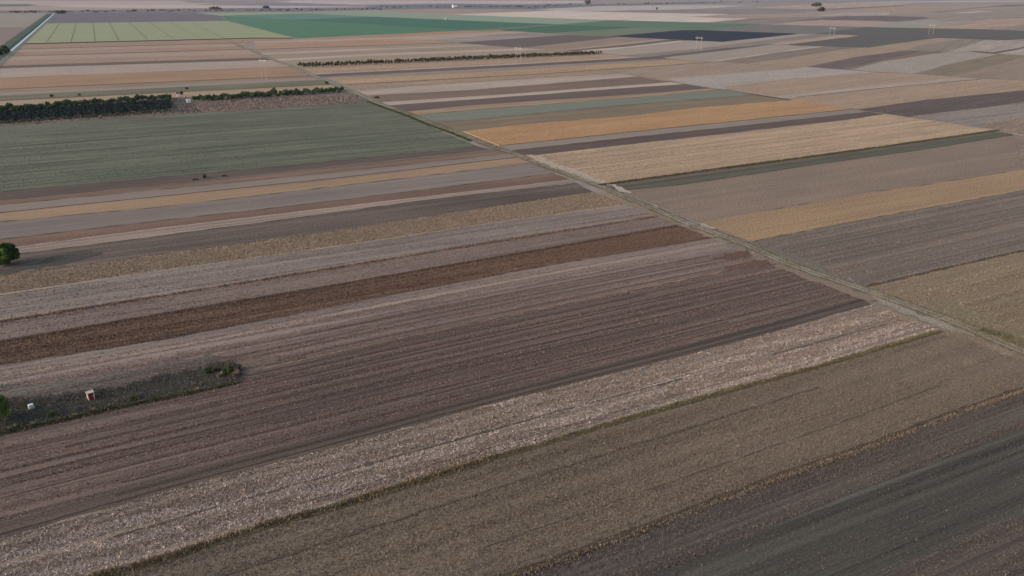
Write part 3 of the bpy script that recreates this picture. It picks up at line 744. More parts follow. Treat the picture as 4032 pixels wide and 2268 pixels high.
# thin dark wheel lines through the stubble
wl = field_mat((92, 82, 76), line_ang(B[28]), speck=.4)
for ln_, w_ in (((700, 2330), (1344, 2118), (2016, 1905), (2688, 1697), (3222, 1527)), .45), (((1900, 2160), (2688, 1885), (3300, 1670), (3700, 1520)), .3), (((444, 2119), (900, 1988), (1344, 1861), (2212, 1620), (2688, 1494)), .5), (((1100, 2010), (1700, 1835), (2300, 1660)), .4), (((3040, 1400), (3400, 1302), (3560, 1262)), .45):
    ribbon(pts(*ln_), w_, .27, wl, 'wheel_track', amp=.55)
# the two large trees of the left edge
plant('round_tree', at(30, 1042, .1), (6.2, 5.0, 4.3), 4.5, 52, 30000, .27, GC, 3,
      'large round dark green tree standing alone in the dark strip at the left edge', 'tree', blob=1.25)
plant('garden_tree', at(4, 1664, .1), (3.2, 3.0, 3.6), 4.2, 60, 22000, .17, [(52, 70, 46), (78, 98, 54), (110, 122, 64), (144, 148, 80)], 5,
      'tall loose olive green tree at the left end of the dark garden plot', 'tree', blob=.85)
plant('bush', at(206, 1640, .1), (1.1, .9, .5), .35, 12, 1800, .12, GC, 8, 'low green bush beside the leaning wooden posts', 'bush', trunk=False, blob=.35)
plant('bush', at(60, 1690, .1), (2.6, 1.2, .5), .35, 16, 3000, .12, [(50, 64, 42), (80, 88, 54)], 9, 'spreading weedy bush below the tall garden tree', 'bush', trunk=False, blob=.4)
# shrubs at the right end of the plot
plant('shrub', at(824, 1474, .1), (.95, .8, 1.1), 1.1, 16, 3200, .1, [(44, 64, 28), (66, 88, 34), (86, 104, 44)], 11, 'small upright green shrub left of its bushier neighbour', 'shrub', blob=.32)
plant('shrub', at(902, 1476, .1), (1.5, 1.3, 1.35), 1.3, 26, 6200, .12, [(42, 62, 26), (66, 90, 34), (96, 112, 50)], 12, 'bushy bright green shrub between two clumps of dry orange grass', 'shrub', blob=.42)
plant('shrub', at(858, 1468, .1), (1.3, .6, .5), .5, 12, 1800, .12, [(46, 50, 40), (58, 62, 44)], 13, 'low dark shrub in the gap between the two green shrubs', 'shrub', trunk=False, blob=.35)
plant('shrub', at(940, 1458, .1), (.9, .8, .9), .8, 14, 1600, .1, [(70, 74, 66), (92, 94, 82)], 14, 'thin grey-green shrub at the right end of the garden plot', 'shrub', blob=.35)
plant('shrub', at(532, 1578, .1), (1.1, .8, .7), .75, 16, 2600, .1, [(62, 72, 42), (96, 102, 56)], 15, 'yellow-green shrub on the lower edge of the plot beside a pale post', 'shrub', blob=.32)
# small bushes out in the fields
plant('bush', at(805, 702, .1), (1.1, 1.0, 1.1), 1.0, 10, 900, .2, GD, 16, 'small dark bush on the strip below the green field', 'bush', blob=.5)
plant('bush', at(770, 709, .1), (2.4, .8, .25), .2, 12, 500, .2, [(88, 84, 72), (104, 98, 82)], 17, 'flat brown weedy bush left of the small bush below the green field', 'bush', trunk=False, blob=.5)
plant('bush', at(880, 694, .1), (2.2, .8, .25), .2, 12, 500, .2, [(88, 84, 72), (104, 98, 82)], 18, 'flat brown weedy bush right of the small bush below the green field', 'bush', trunk=False, blob=.5)
plant('bush', at(1484, 386, .1), (3.0, 1.5, 1.0), .7, 14, 900, .3, [(60, 58, 50), (84, 82, 62)], 19, 'low olive bush beside the dirt road at the end of a reddish strip', 'bush', trunk=False, blob=.7)
plant('bush', at(735, 352, .1), (1.8, 1.6, 1.3), 1.2, 14, 900, .35, [(84, 90, 70), (106, 106, 82)], 20, 'round olive bush in the weedy strip behind the hedge', 'bush', blob=.8)
plant('bush', at(204, 381, .1), (1.6, 1.6, 1.1), 1.0, 12, 700, .35, [(80, 86, 68), (100, 102, 78)], 21, 'olive bush in the weedy strip above the left end of the hedge', 'bush', blob=.8)
plant('bush', at(313, 376, .1), (1.2, 1.2, .8), .7, 10, 500, .35, [(80, 86, 68), (100, 102, 78)], 22, 'smallest olive bush in the weedy strip above the hedge', 'bush', trunk=False, blob=.7)
plant('bush', at(1287, 330, .1), (1.6, 1.6, 1.3), 1.2, 10, 500, .35, GD, 23, 'dark bush at the road end of the weedy strip', 'bush', blob=.7)
plant('tree', at(716, 378, .1), (1.6, 1.6, 2.1), 2.6, 12, 900, .35, [(84, 72, 62), (110, 92, 78)], 24, 'thin brown tree standing just right of the smaller white hut', 'tree', blob=.8)
plant('tree', at(21, 212, 0), (7, 7, 6), 6.5, 20, 1500, 1.2, GD, 25, 'dark tree on the bank of the pale canal at the left edge', 'tree', blob=3)
plant('bush', at(-6, 218, 0), (10, 8, 6), 5, 20, 1200, 1.2, GD, 26, 'dark bushes under the canal tree at the left edge', 'bush', blob=3, trunk=False)
plant('tree', at(240, 53, 0), (22, 12, 6), 5, 26, 1500, 2.0, [(64, 88, 80), (84, 104, 92)], 27, 'dark green clump of trees at the far end of the canal', 'tree', blob=6)
plant('tree', at(2315, 16.5, 0), (16, 12, 13), 13, 26, 1500, 3, [(86, 88, 94), (102, 102, 102)], 28, 'tallest grey tree in the scrub near the top of the picture', 'tree', blob=9)
plant('tree', at(3217, 24.5, 0), (34, 20, 10), 9, 26, 1500, 3, [(74, 70, 64), (92, 86, 74)], 29, 'wide brown clump of trees alone on the far pale field', 'tree', blob=8)
plant('tree', at(3233, 44.5, 0), (20, 14, 9), 8, 26, 1500, 2.2, [(66, 62, 52), (88, 80, 64)], 30, 'rounded brown clump of trees just below the wide one', 'tree', blob=6)
plant('bush', at(2587, 37.5, 0), (5, 5, 5), 5, 10, 500, 1.3, [(70, 74, 76), (90, 92, 90)], 31, 'tiny dark tree alone on the far grey strip', 'tree', blob=3)

# hedge of trees on both sides of the white huts
hv = []
for k in range(5):
    root = plant('hedge_tree', (0, 0, -500), (2.7, 2.4, 2.0), 2.5, 22, 1500, .36, [(48, 66, 52), (66, 88, 62), (90, 108, 74), (112, 124, 84)], 40 + k, '-', 'tree', blob=.95)
    hv.append(root)
used = [False] * 5
def put_hedge(x, y, s, label, group):
    k = random.randrange(5)
    loc = at(x, y, .12)
    sc = (s * random.uniform(.85, 1.15), s * random.uniform(.85, 1.15), s * random.uniform(.8, 1.25))
    if not used[k]:
        used[k] = True; r = hv[k]
        r.location = loc; r.rotation_euler = (0, 0, random.random() * 6); r.scale = sc
        tag(r, label, 'tree', group)
    else:
        copy_tree(hv[k], loc, random.random() * 6, sc, label, 'tree', group)
x = -260.
while x < 668:
    y = 447 - x * .073
    put_hedge(x, y - random.uniform(2, 12), random.uniform(.85, 1.15), 'dense dark green tree in the hedge left of the white huts', 'trees of the hedge behind the dark orchard')
    x += random.uniform(11, 16)
x = 768.
while x < 1350:
    f = (x - 768) / 582
    s = .95 + .3 * (1 - abs(2 * f - 1)) * random.random()
    put_hedge(x, 402 - 36 * f - random.uniform(0, 10) , s, 'dense green tree in the hedge between the white huts and the dirt road', 'trees of the hedge right of the huts')
    x += random.uniform(9, 13)
for k in range(5):
    if not used[k]:
        for c in list(hv[k].children): bpy.data.objects.remove(c)
        bpy.data.objects.remove(hv[k])

# orchard rows under dark net
odir = Vector(P(700, 436)) - Vector(P(0, 478)); oang = math.atan2(odir.y, odir.x)
for k in range(10):
    t = (k + .4) / 10
    a = Vector(P(-520, 476 + t * 48)).lerp(Vector(P(-520, 476 + t * 48)), 0); 
    a = Vector(P(-420, 470 + t * 50)); b = Vector(P(672 - 10 * t + (14 if k % 2 else 0), 397 + t * 44))
    n = 5200
    q = np.random.default_rng(300 + k)
    d = b - a; l = d.length
    u = q.random(n)
    wob = .75 + .35 * np.sin(u * l * .9 + k) * np.sin(u * l * .23)
    px = a.x + d.x * u; py = a.y + d.y * u
    nr = Vector((-d.y, d.x)) / l
    off = q.normal(size=n) * .55
    hh = q.random(n) ** .7 * 2.3 * wob
    px = px + nr.x * off; py = py + nr.y * off
    pos = np.stack([px, py, hh + .1], 1)
    A = q.normal(size=(n, 3)); A /= np.linalg.norm(A, axis=1)[:, None]
    Bv = np.cross(A, q.normal(size=(n, 3))); Bv /= np.linalg.norm(Bv, axis=1)[:, None]
    s = (.32 + .3 * q.random(n))[:, None]
    V = np.stack([pos - A * s, pos + Bv * s * .7, pos + A * s, pos - Bv * s * .7], 1).reshape(-1, 3)
    last = k == 9
    cl = lin((112, 108, 78)) if last else lin((50, 64, 62))
    T = cl[None, :] * (.6 + .8 * q.random((n, 1)))
    me = quads_mesh('orchard_row', V, n, leafM, T)
    o = bpy.data.objects.new('orchard_row', me); C.objects.link(o)
    tag(o, 'yellow-brown lowest row of low trees edging the dark orchard' if last else 'long blackish green row of low trees in the dark orchard', 'tree row', None if last else 'rows of the dark orchard')

# long planted line of little round trees across the middle distance
V, T = leaf_cloud(1.0, (0, 0, 2.5), (2.2, 2.2, 2.0), 12, 520, .42, [(66, 66, 54), (90, 88, 70), (112, 106, 84)], seed=77)
row_me = quads_mesh('round_shrub', V, len(T), leafM, T)
V, T = leaf_cloud(1.0, (0, 0, 2.4), (2.1, 2.3, 2.1), 12, 520, .42, [(62, 64, 54), (88, 86, 68), (114, 106, 82)], seed=78)
row_me2 = quads_mesh('round_shrub', V, len(T), leafM, T)
for side, (xa, ya, xb, yb) in enumerate(((1186, 262.5, 2374, 211.5), (1196, 266, 2350, 214.5))):
    a = Vector(P(xa, ya)); b = Vector(P(xb, yb))
    n = int((b - a).length / 4.1)
    for i in range(n):
        p = a.lerp(b, (i + random.uniform(-.15, .15)) / n)
        o = bpy.data.objects.new('round_shrub', row_me if random.random() < .5 else row_me2); C.objects.link(o)
        o.location = (p.x, p.y, .1); o.rotation_euler = (0, 0, random.random() * 6)
        s = random.uniform(.85, 1.2); o.scale = (s, s, s * random.uniform(.9, 1.15))
        tag(o, 'small round olive tree in the far row of the long planted line' if side == 0 else 'small round olive tree in the near row of the long planted line', 'tree',
            'far row of the long tree line' if side == 0 else 'near row of the long tree line')
plant('bush', at(1176, 259, .1), (1.6, 1.6, 1.6), 1.6, 10, 500, .35, [(50, 44, 40), (66, 58, 48)], 79, 'dark bush at the road end of the long planted tree line', 'bush', blob=.8)

# scrub along the far stream
sv = []
for k in range(4):
    V, T = leaf_cloud(4.2, (0, 0, 5), (9, 6, 5), 14, 420, 1.7, [(96, 96, 102), (114, 110, 112), (130, 124, 122)], seed=90 + k)
    sv.append(quads_mesh('scrub_bush', V, len(T), leafM, T))
def scrub(x0, x1, yf, n, smin, smax, label, group):
    for i in range(n):
        x = random.uniform(x0, x1); y = yf(x) + random.gauss(0, 1.6)
        if y < 3: continue
        o = bpy.data.objects.new('scrub_bush', sv[random.randrange(4)]); C.objects.link(o)
        o.location = at(x, y, 0); o.rotation_euler = (0, 0, random.uniform(-.5, .5))
        s = random.uniform(smin, smax); o.scale = (s * random.uniform(.8, 2.2), s, s * random.uniform(.6, 1.1))
        tag(o, label, 'bush', group)
scrub(-100, 780, lambda x: 49 - x * .010, 60, .35, .7, 'grey bush in the far scrub behind the dark plot and meadow', 'far scrub at the left')
scrub(780, 1500, lambda x: 43 - (x - 780) * .009, 50, .35, .7, 'grey bush in the far scrub above the green fields', 'far scrub in the middle')
scrub(1500, 2150, lambda x: 29 - (x - 1500) * .004, 42, .35, .8, 'blue-grey bush in the scrub around the white barn', 'scrub around the barn')
scrub(2150, 3000, lambda x: 21 - (x - 2150) * .016, 46, .35, .8, 'bluish bush in the highest far scrub right of the barn', 'highest far scrub')
plant('tree', at(848, 37, 0), (36, 16, 7), 5, 24, 1200, 2.5, [(98, 94, 96), (114, 108, 108)], 97, 'wide mound of dark scrub trees above the dark plot', 'tree', blob=7)
plant('tree', at(1048, 33, 0), (22, 12, 6), 5, 24, 1200, 2.5, [(98, 96, 98), (114, 108, 108)], 98, 'rounded clump of scrub trees against the white field', 'tree', blob=6)

# ---- scattered straw, stubble, stalks (nobody could count them)
def inside(poly, X, Y):
    r = np.zeros(len(X), bool)
    n = len(poly); j = n - 1
    for i in range(n):
        xi, yi = poly[i]; xj, yj = poly[j]
        c = ((yi > Y) != (yj > Y)) & (X < (xj - xi) * (Y - yi) / (yj - yi + 1e-12) + xi)
        r ^= c; j = i
    return r

def scatter(name, poly, n, cols, hgt, wid, tilt, label, dref=190, clump=0., seed=1, z=.2, lay=.5, ang=0., row=0., wts=None, cat='crop residue', patchy=False):
    q = np.random.default_rng(seed)
    P_ = np.array(poly)
    x0, y0 = P_.min(0); x1, y1 = P_.max(0)
    x0 = max(x0, -420); x1 = min(x1, 420); y0 = max(y0, 70); y1 = min(y1, 700)
    XS, YS, tot = [], [], 0
    while tot < n:
        X = q.uniform(x0, x1, 400000); Y = q.uniform(y0, y1, 400000)
        d = np.hypot(X, Y)
        k = inside(poly, X, Y) & (q.random(400000) < np.minimum(1, (dref / np.hypot(d, CAM_H)) ** 2.4)) & (np.abs(X) < Y * .78 + 70)
        if clump:
            c, s = math.cos(ang), math.sin(ang)
            u = X * c + Y * s; w = -X * s + Y * c
            f = np.sin(w * 2.1 + np.sin(u * .03)) + np.sin(w * .83 + np.sin(u * .011) * 2) + .5 * np.sin(u * .07 + w * .3) + (.5 * np.sin(u * 1.1 - w * 1.7) if patchy else 0)
            k &= q.random(400000) < (.5 + .5 * clump * f / 1.5)
        if patchy:
            c, s = math.cos(ang), math.sin(ang)
            u = X * c + Y * s; w = -X * s + Y * c
            fr = (w / 7.3 + .18 * np.sin(u * .013) + .1 * np.sin(u * .05)) % 1.0
            k &= (np.abs(fr - .5) > .05) | (np.sin(u * .045 + w) > .35)
        XS.append(X[k]); YS.append(Y[k]); tot += int(k.sum())
        if k.sum() < 5: break
    X = np.concatenate(XS)[:n]; Y = np.concatenate(YS)[:n]; n = len(X)
    if row:
        c, s = math.cos(ang), math.sin(ang)
        u = X * c + Y * s; w = -X * s + Y * c
        w = np.round(w / row) * row + q.normal(size=n) * .1
        X = u * c - w * s; Y = u * s + w * c
    az = q.random(n) * 2 * math.pi
    ln = hgt * (.5 + q.random(n))
    el = np.where(q.random(n) < lay, q.random(n) * .35, math.pi / 2 - np.abs(q.normal(size=n)) * tilt)
    D_ = np.stack([np.cos(az) * np.cos(el), np.sin(az) * np.cos(el), np.sin(el)], 1)
    az2 = az + math.pi / 2 + q.normal(size=n) * .6
    W_ = np.stack([np.cos(az2), np.sin(az2), .5 * q.normal(size=n)], 1) * (wid * (.5 + q.random(n)))[:, None]
    b = np.stack([X, Y, np.full(n, z)], 1)
    t = b + D_ * ln[:, None]
    V = np.stack([b - W_, b + W_, t + W_ * .5, t - W_ * .5], 1).reshape(-1, 3)
    cl = np.array([lin(c) for c in cols])
    ci = q.choice(len(cl), n, p=wts)
    if patchy:
        c, s_ = math.cos(ang), math.sin(ang)
        u = X * c + Y * s_; w = -X * s_ + Y * c
        f = np.sin(w * .55 + np.sin(u * .02) * 1.5) + .8 * np.sin(w * .21 + 1.3 + u * .006) + .7 * np.sin(u * .23 + w * 1.1) + .6 * np.sin(u * .11 - w * .9 + 2)
        swap = (ci == 0) & (f < .2) & (q.random(n) < .75)
        ci = np.where(swap, q.integers(1, len(cl), n), ci)
    T = cl[ci] * (.7 + .6 * q.random((n, 1)))
    o = bpy.data.objects.new(name, quads_mesh(name, V, n, strawM, T)); C.objects.link(o)
    tag(o, label, cat, None, 'stuff')
    return o

def fpoly(k): return FIELDS[k][0]
def fang(k): return FIELDS[k][1]
scatter('maize_litter', fpoly('maize'), 230000, [(214, 200, 192), (170, 153, 141), (152, 132, 116), (128, 114, 103)], .34, .055, .6,
        'pale dry maize litter strewn over the light strip', lay=.8, clump=.9, ang=fang('maize'), seed=11, wts=[.40, .26, .18, .16], patchy=True)
scatter('stubble', fpoly('olive'), 170000, [(124, 110, 96), (142, 126, 108), (102, 92, 82), (156, 142, 124)], .26, .055, .5,
        'short brown stubble over the wide near field', clump=.35, ang=fang('olive'), seed=12, wts=[.4, .25, .25, .1], lay=.4)
for k, n, sd in (('slate1', 30000, 13), ('slate2', 5000, 14), ('slate3', 26000, 15)):
    scatter('dry_stalk', fpoly(k), n, [(110, 98, 92), (98, 89, 85), (122, 108, 99), (90, 84, 80)], .3, .05, .5,
            {'slate1': 'dry stalks on the lilac strip below the orange row', 'slate2': 'sparse dry stalks on the dark slate strip', 'slate3': 'dry stalks on the darkest corner strip'}[k],
            clump=1.0, ang=fang(k), seed=sd)
for k, n, sd, lb in (('purple', 60000, 16, 'dry stubble on the wide purplish striped strip'), ('lil2', 34000, 17, 'dry stubble on the grey striped strip'), ('lil1', 22000, 18, 'sparse straw on the pale lilac strip')):
    scatter('stubble', fpoly(k), n, [(146, 116, 106), (122, 100, 94), (98, 82, 79), (158, 134, 122)], .28, .06, .5, lb, clump=.9, ang=fang(k), seed=sd, dref=220)
for k, n, sd, lb in (('lilm1', 22000, 61, 'sparse pale stubble on the lilac strip above the weed row'), ('lilm2', 18000, 62, 'sparse pinkish stubble on the lilac strip below the weed row'), ('lilr', 26000, 63, 'thin grey stubble on the furrowed strip right of the road')):
    scatter('stubble', fpoly(k), n, [(160, 142, 132), (128, 114, 108), (108, 95, 90)], .3, .08, .5, lb, clump=.9, ang=fang(k), seed=sd, dref=280)
scatter('stubble', fpoly('redstub'), 70000, [(126, 100, 84), (104, 84, 74), (148, 122, 102), (94, 78, 70)], .3, .08, .5,
        'coarse rust brown stubble on the dark red strip', clump=.5, ang=fang('redstub'), seed=19, dref=260)
scatter('dry_maize', fpoly('tanmaize'), 60000, [(172, 152, 130), (156, 136, 116), (140, 124, 108)], .35, .10, .6,
        'standing dry maize on the tan strip', ang=fang('tanmaize'), seed=20, dref=300, lay=.75, cat='crop')
scatter('soybean', fpoly('soy'), 14000, [(192, 156, 112), (182, 146, 104), (170, 138, 100)], .35, .14, .7,
        'ripe orange bean plants on the bright ochre strip', ang=fang('soy'), seed=21, dref=430, lay=.8, z=.62, cat='crop')
scatter('straw', fpoly('straw'), 50000, [(190, 170, 148), (172, 150, 126), (156, 136, 114)], .5, .11, .6,
        'pale straw in rows on the wide beige strip right of the road', ang=fang('straw'), seed=22, dref=380, row=3.1, clump=.2, lay=.95)
scatter('dry_maize', FIELDS['maize2'][0], 70000, [(164, 148, 126), (140, 124, 104), (122, 108, 90)], .32, .07, .6,
        'dry maize litter on the olive field in the right corner', ang=FIELDS['maize2'][1], seed=23, dref=240, clump=.6, lay=.75)
scatter('meadow_grass', fpoly('green'), 45000, [(108, 112, 98), (124, 124, 98), (98, 104, 92)], .4, .12, .6,
        'short weedy grass on the wide green field', ang=fang('green'), seed=24, dref=420, clump=.6, cat='grass', lay=.8)
scatter('weeds', fpoly('rough'), 9000, [(112, 100, 92), (134, 116, 106), (156, 136, 124)], .9, .3, .5,
        'brown weed tufts on the rough plot right of the orchard', ang=fang('rough'), seed=25, dref=640, lay=.1, cat='weeds')
scatter('garden_weeds', gp, 30000, [(104, 108, 88), (110, 107, 101), (126, 117, 104), (98, 98, 94)], .35, .07, .5,
        'dark weeds covering the garden plot', seed=26, cat='weeds', lay=.2, z=.21)

def row_scatter(name, line, halfw, n, cols, hgt, wid, label, seed, z=.2, clump=.7, bias=0., cat='grass', wts=None, lay=.08, tilt=.35):
    q = np.random.default_rng(seed)
    L_ = [0]
    for i in range(len(line) - 1): L_.append(L_[-1] + math.dist(line[i], line[i + 1]))
    u = q.random(n * 4) * L_[-1]
    f = np.sin(u * .9) + np.sin(u * .37 + 1) + np.sin(u * 2.3 + 2) * .7 + np.sin(u * .08) 
    u = u[q.random(n * 4) < .45 + .5 * clump * f / 2][:n]; n = len(u)
    X = np.interp(u, L_, [p[0] for p in line]); Y = np.interp(u, L_, [p[1] for p in line])
    a = Vector(line[0]); b = Vector(line[-1]); d = (b - a).normalized()
    off = q.normal(size=n) * halfw + bias
    X = X - d.y * off; Y = Y + d.x * off
    az = q.random(n) * 6.283; el = np.where(q.random(n) < lay, .3, 1.5 - np.abs(q.normal(size=n)) * tilt)
    ln = hgt * (.4 + .8 * q.random(n)) * (1 - .35 * np.minimum(1, np.abs(off - bias) / (halfw * 2)))
    D_ = np.stack([np.cos(az) * np.cos(el), np.sin(az) * np.cos(el), np.sin(el)], 1)
    W_ = np.stack([-np.sin(az), np.cos(az), 0 * az], 1) * (wid * (.5 + q.random(n)))[:, None]
    bb = np.stack([X, Y, np.full(n, z)], 1); t = bb + D_ * ln[:, None]
    V = np.stack([bb - W_, bb + W_, t + W_ * .4, t - W_ * .4], 1).reshape(-1, 3)
    cl = np.array([lin(c) for c in cols])
    T = cl[q.choice(len(cl), n, p=wts)] * (.7 + .6 * q.random((n, 1)))
    o = bpy.data.objects.new(name, quads_mesh(name, V, n, strawM, T)); C.objects.link(o)
    tag(o, label, cat, None, 'stuff')
    return o
b27 = B[27]
ribbon(shift_near(b27, .9), 1.1, .225, field_mat((84, 76, 58), fang('olive'), speck=.4), 'furrow', amp=.4)
row_scatter('dry_maize_row', b27[:6], .55, 9000, [(164, 142, 114), (144, 124, 100), (124, 108, 90), (112, 106, 86)], .7, .08, 'line of dry orange maize stalks along the lower edge of the pale strip', 31, cat='crop', wts=[.3, .3, .2, .2])
row_scatter('grass_verge', b27[3:], .36, 12000, [(134, 128, 94), (122, 116, 86), (108, 102, 80), (144, 134, 106)], .38, .1, 'yellow-green grass growing along the edge of the pale strip', 32)
row_scatter('dry_grass_row', B[28], .4, 7000, [(150, 132, 112), (136, 119, 103), (118, 104, 91)], .4, .1, 'dry orange grass row between the brown field and the dark corner', 33)
ribbon(shift_near(B[28], -1.0), 1.1, .225, field_mat((80, 72, 64), fang('olive'), speck=.4), 'furrow', amp=.5)
row_scatter('road_verge_grass', ROAD[12:], 2.2, 20000, [(124, 120, 98), (142, 134, 114), (104, 104, 84)], .4, .12, 'dull grass along both sides of the dirt road', 34, bias=0)
row_scatter('green_verge', ROAD[11:17], .7, 7000, [(78, 92, 58), (100, 112, 68), (70, 80, 54)], .8, .2, 'taller green weeds between the dirt road and the green field', 35, bias=-5.2)
row_scatter('dark_verge', pts((3836, 1309), (3924, 1330), (4032, 1372), (4300, 1480)), 1.4, 3500, [(100, 98, 76), (116, 112, 86)], .5, .1, 'dark green weeds beside the road in the right corner', 36, bias=2.5)
row_scatter('plot_edge_grass', pts((-60, 1722), (0, 1712), (211, 1664), (500, 1600), (758, 1549), (934, 1510)), .4, 7000, [(84, 90, 54), (110, 106, 76), (70, 72, 48), (150, 128, 104)], .65, .08, 'rough grass along the lower edge of the garden plot', 37)
for q_, (ln_, nm_) in enumerate(((pts((0, 1596), (281, 1568), (500, 1532), (664, 1487), (800, 1455), (930, 1432)), 'upper edge of the garden plot'),)):
    row_scatter('plot_edge_weeds', ln_, 1.5, 9000, [(100, 98, 88), (116, 108, 98), (88, 86, 82)], .4, .08, 'grey weeds thinning out along the ' + nm_, 50 + q_, cat='weeds')
row_scatter('weed_row', b23b, .7, 9000, [(148, 122, 106), (166, 138, 120), (120, 102, 92)], .5, .13, 'reddish row of dry weeds across the lilac strip', 38, cat='weeds')
row_scatter('weed_row', S['s18'], .9, 9000, [(86, 80, 64), (100, 96, 74)], .6, .22, 'dark weed row below the wide beige strip', 39, cat='weeds', z=.2)

# clumps of dry grass that stand apart
def tuft(x, y, n, h, w, cols, seed, label, group=None, wid=.05):
    q = np.random.default_rng(seed)
    az = q.random(n) * 6.283; r = np.abs(q.normal(size=n)) * w * .35
    b = np.stack([np.cos(az) * r, np.sin(az) * r, 0 * r], 1)
    el = 1.45 - np.abs(q.normal(size=n)) * .35
    ln = h * (.5 + .6 * q.random(n))
    D_ = np.stack([np.cos(az) * np.cos(el), np.sin(az) * np.cos(el), np.sin(el)], 1)
    W_ = np.stack([-np.sin(az), np.cos(az), 0 * az], 1) * wid
    t = b + D_ * ln[:, None]
    V = np.stack([b - W_, b + W_, t + W_ * .4, t - W_ * .4], 1).reshape(-1, 3)
    cl = np.array([lin(c) for c in cols]); T = cl[q.integers(0, len(cl), n)] * (.75 + .5 * q.random((n, 1)))
    o = bpy.data.objects.new('dry_grass_clump', quads_mesh('dry_grass_clump', V, n, strawM, T)); C.objects.link(o)
    o.location = at(x, y, .2)
    tag(o, label, 'grass clump', group)
DG = [(172, 146, 126), (150, 126, 108), (122, 104, 90)]
PG = [(150, 134, 112), (126, 112, 94), (100, 92, 76)]
tuft(868, 1486, 260, 1.3, 1.3, DG, 1, 'dry orange grass clump left of the bushy shrub')
tuft(926, 1484, 300, 1.3, 1.5, DG, 2, 'dry orange grass clump right of the bushy shrub')
tuft(774, 1544, 160, 1.0, .9, DG, 3, 'pale pink grass clump on the green lower edge of the plot')
tuft(363, 1630, 260, 1.3, 1.1, PG, 4, 'widest pale grass clump below the red-doored outhouse')
tuft(288, 1648, 160, 1.0, .9, PG, 5, 'pale grass clump left of the widest one')
tuft(429, 1612, 140, 1.2, .5, PG, 6, 'thin upright pale grass clump right of the widest one')
tuft(32, 1704, 240, 1.2, 1.3, PG, 7, 'leftmost pale grass clump on the plot edge')
tuft(57, 1696, 180, 1.3, .8, PG, 8, 'second pale grass clump from the left edge')
tuft(126, 1684, 180, 1.2, .8, PG, 9, 'pale grass clump just left of the leaning posts')
tuft(234, 1660, 120, .9, .6, PG, 10, 'small pale grass clump right of the leaning posts')

# ================================================================== BUILT THINGS
white = plain_mat('white_paint', (214, 218, 214), .6, .06, 1.5)
white2 = plain_mat('bright_sheet', (246, 246, 240), .5, .03, 1.0)
redp = plain_mat('red_paint', (168, 52, 40), .6, .15, 3)
dark = plain_mat('opening_shade', (34, 32, 32), .9, .1)
greyp = plain_mat('grey_plastic', (120, 122, 122), .6, .1)
conc = plain_mat('concrete', (186, 176, 164), .85, .1, 1.0)
wood = plain_mat('weathered_wood', (150, 138, 122), .9, .15, 4)
pipe = plain_mat('steel', (120, 120, 122), .5, .1)
metal = plain_mat('galvanised_steel', (190, 182, 174), .55, .08)

def box(V, Fc, x0, x1, y0, y1, z0, z1, slope=0.):
    k = len(V)
    V += [(x0, y0, z0), (x1, y0, z0), (x1, y1, z0), (x0, y1, z0), (x0, y0, z1), (x1, y0, z1), (x1, y1, z1 + slope), (x0, y1, z1 + slope)]
    for f in ((3, 2, 1, 0), (4, 5, 6, 7), (0, 1, 5, 4), (1, 2, 6, 5), (2, 3, 7, 6), (3, 0, 4, 7)): Fc.append([k + i for i in f])
def boxes(name, lst, mat, parent, bevel=0.):
    V, Fc = [], []
    for b in lst: box(V, Fc, *b)
    o = mesh_obj(name, V, Fc, mat, parent)
    if bevel:
        m = o.modifiers.new('bevel', 'BEVEL'); m.width = bevel; m.segments = 2
    return o
def face(x, y):
    p = P(x, y); return math.atan2(p[1], p[0]) - math.pi / 2

# outhouse with the red door; local -y is its front
oh = empty('outhouse', at(361, 1574, .2), face(361, 1574) + .10)
tag(oh, 'narrow white outhouse with a red door standing in the dark garden plot', 'outhouse')
boxes('wall', [(-.74, -.54, -.7, .75, 0, 2.05), (.54, .74, -.7, .75, 0, 2.05), (-.54, .54, .6, .75, 0, 2.05), (-.54, .54, -.7, -.6, 1.95, 2.05)], white, oh)
boxes('roof', [(-.86, .86, -.8, .85, 2.052, 2.14, -.1)], conc, oh, .02)
dr = boxes('door', [(-.53, .53, -.69, -.64, .03, 1.66)], redp, oh)
boxes('handle', [(.34, .40, -.73, -.692, .85, 1.0)], pipe, dr)
boxes('door_plank', [(-.47, .47, -.712, -.692, .3, .4), (-.47, .47, -.712, -.692, 1.25, 1.35)], redp, dr)
boxes('shade_panel', [(-.49, .49, -.62, -.58, 1.64, 1.94)], dark, oh)  # dark panel painted as the shade inside the gap above the door

# white boxy tank
tk = empty('water_tank', at(126, 1612, .2), face(126, 1612) + .12)
tag(tk, 'small white boxy tank with a grey grille, standing by the tall garden tree', 'tank')
boxes('body', [(-.55, .55, -.5, .5, .1, 1.15)], white, tk, .1)
boxes('lid', [(-.5, .5, -.45, .45, 1.152, 1.24)], white, tk, .03)
boxes('grille', [(-.35 + i * .15, -.27 + i * .15, -.53, -.502, .25, .5) for i in range(5)], greyp, tk)
boxes('pallet', [(-.55, .55, -.5, .5, 0, .098)], wood, tk)

